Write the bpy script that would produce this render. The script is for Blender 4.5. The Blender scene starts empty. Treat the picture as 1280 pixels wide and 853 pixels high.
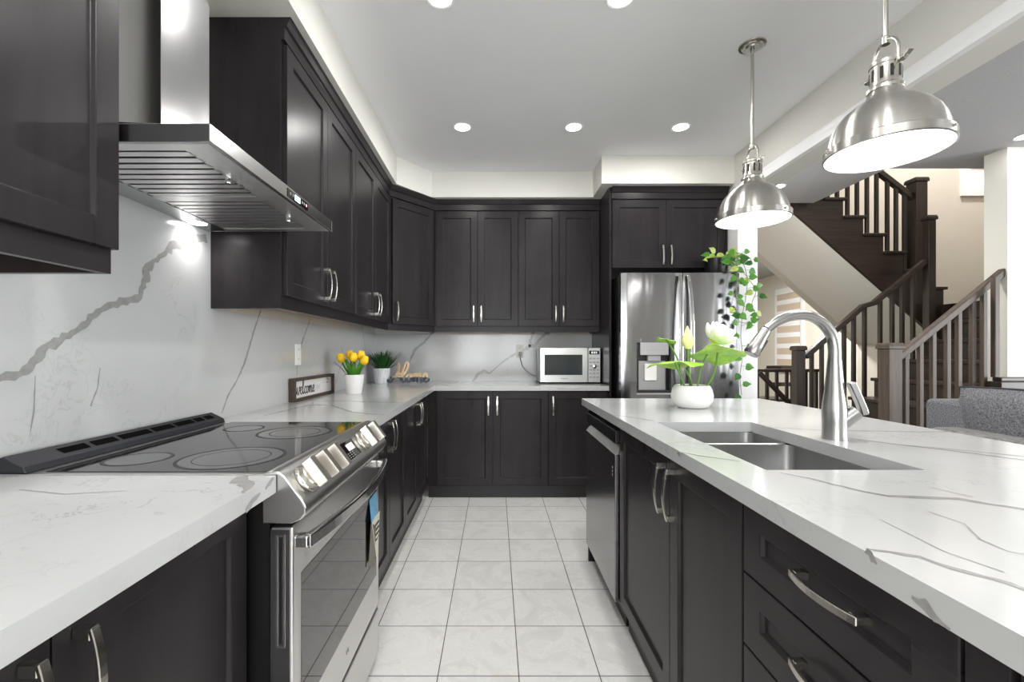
import bpy, bmesh, math, random
from mathutils import Vector, Matrix
random.seed(7)
C = bpy.context.scene.collection
S = bpy.context.scene
PI = math.pi

# ------------------------------------------------------------------ camera
F = 564.0; PX = 619.0; PY = 440.0; HC = 1.19
cam = bpy.data.cameras.new('camera')
cam.sensor_fit = 'HORIZONTAL'; cam.sensor_width = 36.0
cam.lens = 36.0 * F / 1280.0
cam.shift_x = (640.0 - PX) / 1280.0
cam.shift_y = (PY - 426.5) / 1280.0
cam.clip_start = 0.02
co = bpy.data.objects.new('camera', cam); C.objects.link(co)
co.location = (0, 0, HC); co.rotation_euler = (PI / 2, 0, 0)
S.camera = co

# ------------------------------------------------------------------ view, world, daylight
S.view_settings.view_transform = 'Standard'
try: S.view_settings.look = 'None'
except Exception: pass
S.view_settings.gamma = 1.0
S.view_settings.use_curve_mapping = False
S.view_settings.exposure = 1.1
S.cycles.use_denoising = True
S.cycles.max_bounces = 8
S.cycles.diffuse_bounces = 5
S.cycles.glossy_bounces = 5
S.cycles.caustics_reflective = False
S.cycles.caustics_refractive = False
S.cycles.sample_clamp_indirect = 6.0
K_WORLD = 2.1
K_WIN = 13.0
K_WIN_LIVING = 104.0
K_POT = 2.4
K_PEND = 1.5
w = bpy.data.worlds.new('world'); S.world = w; w.use_nodes = True
bg = w.node_tree.nodes['Background']
bg.inputs[0].default_value = (0.92, 0.96, 1.0, 1); bg.inputs[1].default_value = K_WORLD

def area_light(name, loc, rot, sx, sy, power, col=(1, 1, 1), parent=None, disk=False, spread=PI):
    l = bpy.data.lights.new(name, 'AREA'); l.energy = power; l.color = col
    l.shape = 'DISK' if disk else 'RECTANGLE'; l.size = sx
    if not disk: l.size_y = sy
    l.spread = spread
    o = bpy.data.objects.new(name, l); C.objects.link(o)
    o.location = loc; o.rotation_euler = rot
    if parent is not None: o.parent = parent
    return o
# daylight in the rear kitchen windows; unseen living room windows added for more light
area_light('unseen_window_light', (-0.50, -2.38, 1.45), (PI / 2, 0, 0), .84, 1.3, K_WIN, (0.96, 0.98, 1.0))
area_light('unseen_window_light', (0.46, -2.38, 1.45), (PI / 2, 0, 0), .84, 1.3, K_WIN, (0.96, 0.98, 1.0))
area_light('unseen_window_light', (6.2, -2.38, 1.35), (PI / 2, 0, 0), 2.2, 2.0, K_WIN_LIVING * 0.2, (0.96, 0.98, 1.0))
area_light('unseen_window_light', (7.58, 0.6, 1.35), (PI / 2, 0, PI / 2), 2.4, 2.0, K_WIN_LIVING, (0.96, 0.98, 1.0))

# ------------------------------------------------------------------ helpers
def lin(c):
    c = c / 255.0
    return c / 12.92 if c <= 0.04045 else ((c + 0.055) / 1.055) ** 2.4
def rgb(r, g, b): return (lin(r), lin(g), lin(b), 1.0)

class NT:
    def __init__(s, name):
        s.m = bpy.data.materials.new(name); s.m.use_nodes = True
        s.t = s.m.node_tree; s.p = s.t.nodes['Principled BSDF']
    def n(s, typ, **kw):
        x = s.t.nodes.new(typ)
        for k, v in kw.items(): setattr(x, k, v)
        return x
    def l(s, a, b): s.t.links.new(a, b)
    def math(s, op, a, b=None, c=None):
        x = s.n('ShaderNodeMath', operation=op)
        for i, v in enumerate((a, b, c)):
            if v is None: continue
            if isinstance(v, (int, float)): x.inputs[i].default_value = v
            else: s.l(v, x.inputs[i])
        return x.outputs[0]
    def coord(s, scale, kind='Object'):
        tc = s.n('ShaderNodeTexCoord'); mp = s.n('ShaderNodeMapping')
        mp.inputs['Scale'].default_value = scale
        s.l(tc.outputs[kind], mp.inputs['Vector']); return mp.outputs[0]
    def noise(s, vec, scale=1.0, detail=4, rough=0.5, dist=0.0):
        x = s.n('ShaderNodeTexNoise'); x.inputs['Scale'].default_value = scale
        x.inputs['Detail'].default_value = detail; x.inputs['Roughness'].default_value = rough
        x.inputs['Distortion'].default_value = dist
        if vec is not None: s.l(vec, x.inputs['Vector'])
        return x.outputs['Fac']
    def ramp(s, fac, stops):
        x = s.n('ShaderNodeValToRGB'); e = x.color_ramp.elements
        while len(e) < len(stops): e.new(0.5)
        for i, (p, c) in enumerate(stops): e[i].position = p; e[i].color = c
        s.l(fac, x.inputs[0]); return x.outputs[0]
    def mix(s, fac, a, b):
        x = s.n('ShaderNodeMix', data_type='RGBA')
        for i, v in ((0, fac), (6, a), (7, b)):
            if isinstance(v, (int, float)): x.inputs[i].default_value = v
            elif isinstance(v, tuple): x.inputs[i].default_value = v
            else: s.l(v, x.inputs[i])
        return x.outputs[2]
    def bump(s, h, strength=0.1, dist=0.002):
        x = s.n('ShaderNodeBump'); x.inputs['Strength'].default_value = strength
        x.inputs['Distance'].default_value = dist
        s.l(h, x.inputs['Height']); s.l(x.outputs[0], s.p.inputs['Normal'])
    def set(s, col=None, rough=None, metal=None, spec=None, coat=None, emit=None, estr=0, trans=None, ior=None, sheen=None):
        I = s.p.inputs
        if col is not None:
            if isinstance(col, tuple): I['Base Color'].default_value = col
            else: s.l(col, I['Base Color'])
        if rough is not None:
            if isinstance(rough, (int, float)): I['Roughness'].default_value = rough
            else: s.l(rough, I['Roughness'])
        if metal is not None: I['Metallic'].default_value = metal
        if spec is not None: I['Specular IOR Level'].default_value = spec
        if coat is not None: I['Coat Weight'].default_value = coat; I['Coat Roughness'].default_value = 0.15
        if emit is not None: I['Emission Color'].default_value = emit; I['Emission Strength'].default_value = estr
        if trans is not None: I['Transmission Weight'].default_value = trans
        if ior is not None: I['IOR'].default_value = ior
        return s.m

def plain(name, col, rough=0.5, metal=0.0, var=0.04, scale=6.0, **kw):
    t = NT(name); f = t.noise(t.coord((scale, scale, scale)), 1.0, 3)
    dark = tuple(max(0, c * (1 - var)) for c in col[:3]) + (1,)
    lite = tuple(min(1, c * (1 + var)) for c in col[:3]) + (1,)
    c = t.ramp(f, [(0.3, dark), (0.7, lite)])
    return t.set(col=c, rough=rough, metal=metal, **kw)

def wood(name, dark, lite, rough, stretch=(14, 14, 0.9), spec=0.5, coat=None, mott=0.0, world=False):
    t = NT(name); v = t.coord(stretch)
    if world:
        g = t.n('ShaderNodeNewGeometry'); mp = t.n('ShaderNodeMapping'); mp.inputs['Scale'].default_value = stretch
        t.l(g.outputs['Position'], mp.inputs['Vector']); v = mp.outputs[0]
    f = t.noise(v, 1.0, 8, 0.65, 0.6)
    v2 = t.coord((5, 5, 3)); f2 = t.noise(v2, 1.0, 3, 0.6)
    fm = t.math('ADD', t.math('MULTIPLY', f, 1 - mott), t.math('MULTIPLY', f2, mott))
    c = t.ramp(fm, [(0.3, dark), (0.72, lite)])
    r = t.math('ADD', t.math('MULTIPLY', f, 0.10), rough - 0.05)
    return t.set(col=c, rough=r, spec=spec, coat=coat)

def steel(name, col=(0.62, 0.61, 0.60, 1), rough=0.24, stretch=(2, 2, 260), var=0.10, aniso=0.0):
    t = NT(name); f = t.noise(t.coord(stretch), 1.0, 2, 0.5)
    r = t.math('ADD', t.math('MULTIPLY', f, var), rough - var / 2)
    d = tuple(c * 0.96 for c in col[:3]) + (1,)
    c = t.ramp(f, [(0.3, d), (0.7, col)])
    if aniso:
        t.p.inputs['Anisotropic'].default_value = aniso
        t.p.inputs['Anisotropic Rotation'].default_value = 0.25
        tg = t.n('ShaderNodeTangent', direction_type='RADIAL', axis='Z'); t.l(tg.outputs[0], t.p.inputs['Tangent'])
    return t.set(col=c, rough=r, metal=1.0)

def emis(name, col, s):
    t = NT(name); return t.set(col=(0.8, 0.8, 0.8, 1), rough=0.5, emit=col, estr=s)

M = {}
M['cab'] = wood('dark_stained_maple', rgb(31, 29, 31), rgb(53, 49, 51), 0.29, (16, 16, 1.2), 0.17, None, 0.45)
M['cab_h'] = wood('dark_stained_maple_level_grain', rgb(31, 29, 31), rgb(53, 49, 51), 0.29, (1.2, 16, 16), 0.17, None, 0.45)
M['maple'] = wood('pale_maple', rgb(176, 140, 96), rgb(205, 170, 122), 0.5)
M['black'] = plain('black_lacquer', rgb(16, 16, 18), 0.35)
M['void'] = plain('slot_shade_black', rgb(8, 8, 8), 0.9, spec=0.05)  # black for the shade in vent slots and behind filter slats
M['toe'] = plain('dark_toe_board', rgb(30, 28, 29), 0.45)
M['steel'] = steel('brushed_steel', (.68, .675, .665, 1), rough=0.29, stretch=(300, 3, 300), var=.05)
M['vent'] = plain('dark_grey_enamel', rgb(38, 39, 43), 0.5, spec=.3)
M['steel_v'] = steel('brushed_steel_upright', (0.50, 0.50, 0.50, 1), 0.22, (220, 220, 1.5), 0.06)
def fridge_steel(nm='fridge_steel', c=.25, sc=7, bs=.45):
    t = NT(nm); f = t.noise(t.coord((220, 220, 1.5)), 1.0, 2)
    b = t.noise(t.coord((sc, sc, .55)), 1.0, 2, 0.5); t.bump(b, bs, 0.02)
    r = t.math('ADD', t.math('MULTIPLY', f, .06), .15)
    return t.set(col=(c, c, c * 1.01, 1), rough=r, metal=1.0)
M['steel_f'] = fridge_steel()
M['steel_c'] = fridge_steel('chimney_steel', .58, 5, .25)
M['steel_d'] = steel('dark_brushed_steel', (0.34, 0.34, 0.36, 1), 0.28, (2, 240, 2))
M['steel_dw'] = steel('black_stainless', (0.30, 0.30, 0.31, 1), 0.2, (160, 160, 2), 0.05)
M['sink'] = steel('sink_steel', (0.40, 0.40, 0.395, 1), 0.34, (60, 60, 4), 0.12)
M['nickel'] = steel('brushed_nickel', (0.52, 0.50, 0.46, 1), 0.26, (3, 3, 160), 0.08)
M['nickel_shade'] = steel('brushed_nickel_shade', (0.50, 0.485, 0.455, 1), 0.30, (2, 2, 220), 0.06, 0.85)
M['steel_b'] = steel('underlit_brushed_steel', (.84, .835, .825, 1), rough=0.33, stretch=(300, 3, 300), var=.05)  # paler copy for the hood underside, lamp glow put into its colour
M['steel_m'] = steel('silver_grey_steel', (.52, .52, .515, 1), rough=0.3, stretch=(3, 3, 200), var=.04)
M['satin'] = steel('satin_steel', (.38, .376, .37, 1), .27, (4, 4, 4), .02)
M['chrome'] = steel('polished_steel', (0.62, 0.62, 0.62, 1), 0.14, (4, 4, 4), 0.02)
M['knob'] = steel('champagne_steel', (0.56, 0.53, 0.48, 1), 0.32, (60, 60, 60), 0.03)
M['white_paint'] = plain('soft_white_wall_paint', rgb(222, 220, 213), 0.6, var=0.01)
M['beige'] = plain('warm_beige_wall_paint', rgb(206, 200, 190), 0.65, var=0.01)
M['cream'] = plain('cream_wall_paint', rgb(222, 218, 206), 0.65, var=0.01)
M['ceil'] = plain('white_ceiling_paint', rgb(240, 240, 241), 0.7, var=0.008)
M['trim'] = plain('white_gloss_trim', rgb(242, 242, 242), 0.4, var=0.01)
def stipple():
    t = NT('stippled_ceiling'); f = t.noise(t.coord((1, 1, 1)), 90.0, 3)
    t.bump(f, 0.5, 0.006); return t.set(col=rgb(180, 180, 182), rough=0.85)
M['stipple'] = stipple()

def marble():
    t = NT('white_veined_quartz'); g = t.n('ShaderNodeNewGeometry')
    p = g.outputs['Position']
    def web(scale, dist, width, gate_scale, lo, hi):
        n = t.noise(p, scale, 6, 0.62, dist)
        d = t.math('ABSOLUTE', t.math('SUBTRACT', n, 0.5))
        line = t.math('SUBTRACT', 1.0, t.math('MINIMUM', t.math('DIVIDE', d, width), 1.0))
        gate = t.noise(p, gate_scale, 2, 0.5)
        gr = t.n('ShaderNodeMapRange'); gr.inputs[1].default_value = lo; gr.inputs[2].default_value = hi
        t.l(gate, gr.inputs[0])
        return t.math('MULTIPLY', line, gr.outputs[0])
    a = web(5.0, 1.6, 0.012, 2.3, 0.52, 0.66)
    b = web(13.0, 1.2, 0.03, 2.9, 0.56, 0.70)
    m = t.math('MINIMUM', t.math('ADD', t.math('MULTIPLY', a, 0.55), t.math('MULTIPLY', b, 0.35)), 1.0)
    cloud = t.noise(p, 2.0, 3)
    base = t.ramp(cloud, [(0.3, rgb(184, 185, 185)), (0.7, rgb(192, 193, 193))])
    c = t.mix(m, base, rgb(136, 134, 132))
    return t.set(col=c, rough=0.14, spec=0.5)
M['marble'] = marble()
def vein_mat():
    t = NT('grey_quartz_vein'); g = t.n('ShaderNodeNewGeometry')
    f = t.noise(g.outputs['Position'], 40, 4, 0.6)
    c = t.ramp(f, [(0.3, rgb(138, 138, 138)), (0.7, rgb(158, 157, 155))])
    return t.set(col=c, rough=0.16)
M['vein'] = vein_mat()

def tile():
    t = NT('grey_porcelain_tile'); g = t.n('ShaderNodeNewGeometry'); sep = t.n('ShaderNodeSeparateXYZ')
    t.l(g.outputs['Position'], sep.inputs[0])
    def cell(o, off, P):
        u = t.math('DIVIDE', t.math('SUBTRACT', o, off), P)
        fl = t.math('FLOOR', u); fr = t.math('SUBTRACT', u, fl)
        edge = t.math('MINIMUM', fr, t.math('SUBTRACT', 1.0, fr))
        return fl, edge
    cx, ex = cell(sep.outputs[0], 0.0866, 0.297); cy, ey = cell(sep.outputs[1], 1.655, 0.302)
    e = t.math('MINIMUM', ex, ey)
    grout = t.math('LESS_THAN', e, 0.0062)
    cmb = t.n('ShaderNodeCombineXYZ'); t.l(cx, cmb.inputs[0]); t.l(cy, cmb.inputs[1])
    wn = t.n('ShaderNodeTexWhiteNoise', noise_dimensions='2D'); t.l(cmb.outputs[0], wn.inputs['Vector'])
    off = t.n('ShaderNodeVectorMath', operation='ADD'); t.l(g.outputs['Position'], off.inputs[0])
    sc = t.n('ShaderNodeVectorMath', operation='SCALE'); t.l(wn.outputs['Color'], sc.inputs[0]); sc.inputs['Scale'].default_value = 9.0
    t.l(sc.outputs[0], off.inputs[1])
    n1 = t.noise(off.outputs[0], 5.0, 7, 0.65, 1.4)
    d = t.math('ABSOLUTE', t.math('SUBTRACT', n1, 0.5))
    body = t.ramp(n1, [(0.28, rgb(226, 224, 220)), (0.72, rgb(244, 242, 239))])
    line = t.math('SUBTRACT', 1.0, t.math('MINIMUM', t.math('DIVIDE', d, 0.02), 1.0))
    body = t.mix(t.math('MULTIPLY', line, 0.5), body, rgb(252, 251, 249))
    c = t.mix(grout, body, rgb(76, 72, 69))
    rr = t.math('ADD', 0.16, t.math('MULTIPLY', grout, 0.5))
    h = t.math('SUBTRACT', 1.0, grout); t.bump(h, 0.4, 0.002)
    return t.set(col=c, rough=rr, spec=0.5)
M['tile'] = tile()
M['stair'] = wood('dark_oak_stain', rgb(30, 23, 20), rgb(62, 49, 42), 0.38, (26, 26, 1.4), 0.5)
M['stair_h'] = wood('dark_oak_stain_level', rgb(30, 23, 20), rgb(62, 49, 42), 0.36, (1.4, 26, 26), 0.5)
M['stair_l'] = wood('weathered_oak_rail', rgb(52, 41, 34), rgb(98, 84, 72), 0.5, (26, 26, 1.6), 0.5)
M['glass_black'] = plain('black_ceramic_glass', rgb(30, 30, 32), 0.05, var=0.02, ior=1.9)
M['oven_glass'] = plain('dark_oven_glass', rgb(26, 26, 27), 0.03, var=0.02, ior=2.1)
M['ring'] = plain('grey_burner_print', rgb(40, 40, 42), 0.5)
M['ring_in'] = plain('burner_zone_sheen', rgb(72, 72, 74), 0.10, ior=1.9)  # lighter grey paints the reflection inside the burner rings
M['micro_glass'] = plain('microwave_window_glass', rgb(48, 52, 54), 0.08, var=0.02)
M['screen'] = plain('dark_screen', rgb(10, 10, 12), 0.1)
M['led'] = emis('blue_display', (0.35, 0.6, 1.0, 1), 3.0)
M['led_w'] = emis('pale_display', (0.75, 0.8, 0.9, 1), 0.25)
M['red'] = emis('red_indicator', (1.0, 0.1, 0.05, 1), 1.0)
M['lamp'] = emis('lit_lamp_lens', (1.0, 0.99, 0.97, 1), 14.0)
M['lamp_p'] = emis('lit_pendant_diffuser', (1.0, 0.99, 0.97, 1), 3.2)
M['white'] = plain('white_ceramic', rgb(236, 235, 233), 0.25, var=0.01)
M['speckle'] = None
def speckle():
    t = NT('white_dotted_ceramic'); v = t.n('ShaderNodeTexVoronoi'); v.inputs['Scale'].default_value = 70
    v.inputs['Randomness'].default_value = 0.15
    t.l(t.coord((1, 1, 1)), v.inputs['Vector'])
    f = t.math('LESS_THAN', v.outputs['Distance'], 0.28)
    return t.set(col=t.mix(f, rgb(226, 228, 232), rgb(150, 155, 162)), rough=0.35)
M['speckle'] = speckle()
M['plastic'] = plain('white_plastic', rgb(238, 237, 233), 0.35, var=0.01)
M['grey_plastic'] = plain('grey_plastic', rgb(150, 150, 150), 0.4)
M['dark_plastic'] = plain('dark_plastic', rgb(34, 34, 36), 0.4)
M['disp_grey'] = plain('dispenser_grey', rgb(168, 168, 168), 0.3)
M['ink'] = plain('black_ink', rgb(20, 20, 20), 0.6)
M['ink_grey'] = plain('faded_blue_ink', rgb(196, 200, 208), 0.7)
M['board'] = wood('whitewashed_board', rgb(205, 203, 202), rgb(234, 231, 230), 0.6, (3, 3, 30))
M['frame'] = wood('brown_frame_wood', rgb(48, 37, 30), rgb(86, 70, 58), 0.6, (10, 10, 10))
M['tan'] = wood('tan_plywood', rgb(208, 178, 138), rgb(234, 208, 170), 0.6, (10, 10, 10))
M['slate'] = plain('slate_grey_paint', rgb(72, 78, 84), 0.6)
M['leaf'] = plain('fresh_green_leaf', rgb(70, 128, 36), 0.4, var=0.35, scale=30)
M['leaf_d'] = plain('dark_green_leaf', rgb(38, 92, 26), 0.45, var=0.45, scale=40)
M['leaf_y'] = plain('lime_variegated_leaf', rgb(164, 186, 92), 0.4, var=0.3, scale=60)
M['grassy'] = plain('deep_green_blade', rgb(34, 84, 28), 0.5, var=0.5, scale=40)
M['stem'] = plain('green_stem', rgb(98, 140, 52), 0.45, var=0.15)
M['stem_b'] = plain('pale_vine_stem', rgb(120, 122, 84), 0.5, var=0.15)
M['yellow'] = plain('yellow_petal', rgb(248, 194, 8), 0.5, var=0.25, scale=40)
M['soil'] = plain('dark_soil', rgb(40, 32, 26), 0.9, var=0.4, scale=90)
M['pad'] = None
def padmat():
    t = NT('lotus_leaf_green'); f = t.noise(t.coord((18, 18, 18)), 1.0, 4)
    c = t.ramp(f, [(0.3, rgb(120, 185, 40)), (0.7, rgb(190, 222, 92))])
    m = t.set(col=c, rough=0.4)
    return m
M['pad'] = padmat()
def petal():
    t = NT('lotus_petal_white'); f = t.noise(t.coord((14, 14, 14)), 1.0, 2)
    c = t.ramp(f, [(0.30, rgb(232, 228, 190)), (0.52, rgb(246, 245, 242))])
    t.p.inputs['Subsurface Weight'].default_value = 0.0
    return t.set(col=c, rough=0.5)
M['petal'] = petal()
M['petal_base'] = plain('lime_petal_base', rgb(206, 204, 96), 0.5)
M['bud'] = plain('cream_bud', rgb(238, 232, 172), 0.45, var=0.08)
def fabric():
    t = NT('grey_woven_fabric'); f = t.noise(t.coord((150, 150, 150)), 1.0, 3, 0.7)
    c = t.ramp(f, [(0.34, rgb(84, 84, 88)), (0.66, rgb(160, 160, 164))]); t.bump(f, 0.4, 0.003)
    return t.set(col=c, rough=0.95, spec=0.1)
M['fabric'] = fabric()
def fabric2():
    t = NT('warm_grey_upholstery'); f = t.noise(t.coord((40, 40, 40)), 1.0, 4, 0.7)
    c = t.ramp(f, [(0.3, rgb(112, 111, 110)), (0.7, rgb(154, 153, 151))]); t.bump(f, 0.3, 0.003)
    return t.set(col=c, rough=0.9, spec=0.1)
M['fabric_l'] = fabric2()
M['piping'] = plain('dark_piping', rgb(70, 70, 73), 0.9)
M['blue'] = plain('blue_print', rgb(112, 168, 204), 0.5, var=0.15, scale=60)
M['paper'] = plain('cream_paper', rgb(226, 222, 206), 0.7)
M['paper_g'] = plain('shaded_paper', rgb(120, 116, 108), 0.7)  # grey paints the shaded side of the cream leaflet
def blindmat():
    t = NT('zebra_blind_fabric'); g = t.n('ShaderNodeNewGeometry'); sep = t.n('ShaderNodeSeparateXYZ')
    t.l(g.outputs['Position'], sep.inputs[0])
    u = t.math('DIVIDE', sep.outputs[2], 0.21); fr = t.math('SUBTRACT', u, t.math('FLOOR', u))
    s = t.math('LESS_THAN', fr, 0.42)
    return t.set(col=t.mix(s, rgb(206, 190, 170), rgb(244, 244, 246)), rough=0.8)
M['blind'] = blindmat()

class MB:
    """collects shapes for one mesh"""
    def __init__(s): s.v = []; s.f = []; s.mi = []
    def add(s, vs, fs, mi=0):
        b = len(s.v); s.v += [tuple(v) for v in vs]
        for f in fs: s.f.append(tuple(b + i for i in f)); s.mi.append(mi)
        return s
    def box(s, x0, x1, y0, y1, z0, z1, mi=0):
        if x0 > x1: x0, x1 = x1, x0
        if y0 > y1: y0, y1 = y1, y0
        if z0 > z1: z0, z1 = z1, z0
        vs = [(x0, y0, z0), (x1, y0, z0), (x1, y1, z0), (x0, y1, z0), (x0, y0, z1), (x1, y0, z1), (x1, y1, z1), (x0, y1, z1)]
        return s.add(vs, [(0, 3, 2, 1), (4, 5, 6, 7), (0, 1, 5, 4), (1, 2, 6, 5), (2, 3, 7, 6), (3, 0, 4, 7)], mi)
    def prism(s, poly, a, b, axis='z', mi=0):
        n = len(poly)
        def p(u, v, t):
            return {'z': (u, v, t), 'y': (u, t, v), 'x': (t, u, v)}[axis]
        vs = [p(u, v, a) for u, v in poly] + [p(u, v, b) for u, v in poly]
        fs = [tuple(range(n))[::-1], tuple(range(n, 2 * n))] + [(i, (i + 1) % n, n + (i + 1) % n, n + i) for i in range(n)]
        return s.add(vs, fs, mi)
    def lathe(s, prof, cx=0, cy=0, n=40, mi=0, caps=False, wob=None):
        vs = []; fs = []; k = len(prof)
        for i in range(n):
            a = 2 * PI * i / n
            for (r, z) in prof:
                rr = r * (wob(a, z) if wob else 1.0)
                vs.append((cx + rr * math.cos(a), cy + rr * math.sin(a), z))
        for i in range(n):
            j = (i + 1) % n
            for q in range(k - 1):
                fs.append((i * k + q, j * k + q, j * k + q + 1, i * k + q + 1))
        if caps:
            fs.append(tuple(i * k for i in range(n))[::-1]); fs.append(tuple(i * k + k - 1 for i in range(n)))
        return s.add(vs, fs, mi)
    def cyl(s, cx, cy, z0, z1, r, n=24, mi=0, r2=None):
        r2 = r if r2 is None else r2
        return s.lathe([(r, z0), (r2, z1)], cx, cy, n, mi, True)
    def tube(s, pts, r, n=10, mi=0, closed=False):
        pts = [Vector(p) for p in pts]; k = len(pts)
        rs = r if isinstance(r, (list, tuple)) else [r] * k
        vs = []; fs = []; up = None
        for i, p in enumerate(pts):
            if closed: t = pts[(i + 1) % k] - pts[i - 1]
            else: t = pts[min(i + 1, k - 1)] - pts[max(i - 1, 0)]
            t.normalize()
            if up is None:
                up = Vector((0, 0, 1)) if abs(t.z) < 0.9 else Vector((1, 0, 0))
            x = t.cross(up)
            if x.length < 1e-5: x = t.cross(Vector((0, 1, 0)))
            x.normalize(); u = x.cross(t); u.normalize(); up = u
            for j in range(n):
                a = 2 * PI * j / n; q = p + (x * math.cos(a) + u * math.sin(a)) * rs[i]
                vs.append(q)
        for i in range(k if closed else k - 1):
            i2 = (i + 1) % k
            for j in range(n):
                j2 = (j + 1) % n
                fs.append((i * n + j, i * n + j2, i2 * n + j2, i2 * n + j))
        if not closed:
            fs.append(tuple(range(n))[::-1]); fs.append(tuple((k - 1) * n + j for j in range(n)))
        return s.add(vs, fs, mi)
    def bar(s, pts, wdt, thk, side, mi=0, mif=None):
        """rectangular section swept along pts; side = the direction the width lies in"""
        pts = [Vector(p) for p in pts]; k = len(pts); side = Vector(side).normalized()
        vs = []; fs = []; mats = []
        for i, p in enumerate(pts):
            t = (pts[min(i + 1, k - 1)] - pts[max(i - 1, 0)]).normalized()
            nn = t.cross(side).normalized()
            for a, b in ((-1, -1), (1, -1), (1, 1), (-1, 1)):
                vs.append(p + side * (a * wdt / 2) + nn * (b * thk / 2))
        b0 = len(s.v); s.v += [tuple(v) for v in vs]
        def addf(f, z):
            s.f.append(tuple(b0 + i for i in f)); s.mi.append(mif(z) if mif else mi)
        for i in range(k - 1):
            z = (pts[i].z + pts[i + 1].z) / 2
            for j in range(4):
                j2 = (j + 1) % 4
                addf((i * 4 + j, i * 4 + j2, (i + 1) * 4 + j2, (i + 1) * 4 + j), z)
        addf((3, 2, 1, 0), pts[0].z); addf(tuple((k - 1) * 4 + j for j in range(4)), pts[-1].z)
        return s
    def xf(s, mat, start=0):
        for i in range(start, len(s.v)): s.v[i] = tuple(mat @ Vector(s.v[i]))
        return s
    def build(s, name, mats, parent=None, smooth=False, bevel=0.0, seg=2, label=None, sub=0, angle=40):
        me = bpy.data.meshes.new(name)
        me.from_pydata([tuple(v) for v in s.v], [], s.f)
        if not isinstance(mats, (list, tuple)): mats = [mats]
        for m in mats: me.materials.append(m)
        if len(mats) > 1: me.polygons.foreach_set('material_index', s.mi)
        bm = bmesh.new(); bm.from_mesh(me)
        bmesh.ops.recalc_face_normals(bm, faces=bm.faces); bm.to_mesh(me); bm.free()
        if smooth:
            me.polygons.foreach_set('use_smooth', [True] * len(me.polygons))
            try: me.set_sharp_from_angle(angle=math.radians(angle))
            except Exception: pass
        me.update()
        o = bpy.data.objects.new(name, me); C.objects.link(o)
        if parent is not None: o.parent = parent
        if bevel:
            b = o.modifiers.new('bevel', 'BEVEL'); b.width = bevel; b.segments = seg; b.limit_method = 'ANGLE'
            b.angle_limit = math.radians(50); b.harden_normals = False
        if sub:
            m = o.modifiers.new('subsurf', 'SUBSURF'); m.levels = sub; m.render_levels = sub
        if label: o['label'] = label
        return o

def thing(name, label, cat, loc=(0, 0, 0), rotz=0, group=None):
    o = bpy.data.objects.new(name, None); C.objects.link(o); o.empty_display_size = 0.1
    o.location = loc; o.rotation_euler = (0, 0, rotz); o['label'] = label; o['category'] = cat
    if group: o['group'] = group
    return o
def tag(o, label, cat, group=None):
    o['label'] = label; o['category'] = cat
    if group: o['group'] = group
    return o
def struct(o): o['kind'] = 'structure'; return o
def dup(root, loc, label=None, rotz=None):
    r = root.copy(); C.objects.link(r); r.location = loc
    if rotz is not None: r.rotation_euler = (0, 0, rotz)
    if label: r['label'] = label
    for ch in list(root.children):
        c = ch.copy(); C.objects.link(c); c.parent = r
        for g in list(ch.children):
            d = g.copy(); C.objects.link(d); d.parent = c
    return r
def smooth_path(pts, n=8):
    P = [Vector(p) for p in pts]; out = []
    for i in range(len(P) - 1):
        a = P[max(i - 1, 0)]; b = P[i]; c = P[i + 1]; d = P[min(i + 2, len(P) - 1)]
        for k in range(n):
            t = k / n
            out.append(0.5 * ((2 * b) + (c - a) * t + (2 * a - 5 * b + 4 * c - d) * t * t + (3 * b - a - 3 * c + d) * t ** 3))
    out.append(P[-1]); return out
def at(x, y, Y): return ((x - PX) * Y / F, Y, HC - (y - PY) * Y / F)

def text_mesh(name, txt, size, mat, parent, loc, rot, depth=0.0006, spacing=1.0):
    cu = bpy.data.curves.new(name, 'FONT'); cu.body = txt; cu.size = size; cu.extrude = depth
    cu.align_x = 'CENTER'; cu.align_y = 'CENTER'; cu.space_character = spacing
    ob = bpy.data.objects.new(name, cu); C.objects.link(ob)
    dg = bpy.context.evaluated_depsgraph_get()
    me = bpy.data.meshes.new_from_object(ob.evaluated_get(dg))
    bpy.data.objects.remove(ob); bpy.data.curves.remove(cu)
    me.materials.clear(); me.materials.append(mat)
    o = bpy.data.objects.new(name, me); C.objects.link(o)
    o.location = loc; o.rotation_euler = rot; o.parent = parent
    return o

# ------------------------------------------------------------------ constants of the room
XW, YW = -1.14, 4.285            # wall surfaces
XM, YM = -1.125, 4.27            # marble surfaces
CT, CB = 0.915, 0.877             # worktop top / underside
ZC = 2.734                       # ceiling
ZS = 2.515                       # bulkhead underside
YR = -2.4                        # rear wall
XR = 7.6

# ------------------------------------------------------------------ room shell
struct(MB().box(-1.5, 1.96, YR - .2, 10.6, -0.1, 0).build('floor', M['tile']))
struct(MB().box(1.96, XR + .2, YR - .2, 10.6, -0.1, 0).build('floor_living', M['stair_h']))
struct(MB().box(-1.34, XW, YR, YW + .2, 0, ZC + .05).build('wall_left', M['white_paint']))
struct(MB().box(XW, 1.881, YW, YW + .15, 0, ZC + .05).build('wall_back', M['white_paint']))
struct(MB().box(1.881, 2.036, 3.50, YW + .15, 0, 2.39).build('wall_fridge_side', M['trim'], bevel=0.003))
def wall_with_holes_y(name, x0, x1, y0, y1, z0, z1, holes, mat):
    m = MB(); xs = x0
    for (a, b, c, d) in sorted(holes):
        m.box(xs, a, y0, y1, z0, z1); m.box(a, b, y0, y1, z0, c); m.box(a, b, y0, y1, d, z1); xs = b
    m.box(xs, x1, y0, y1, z0, z1)
    return struct(m.build(name, mat))
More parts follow.
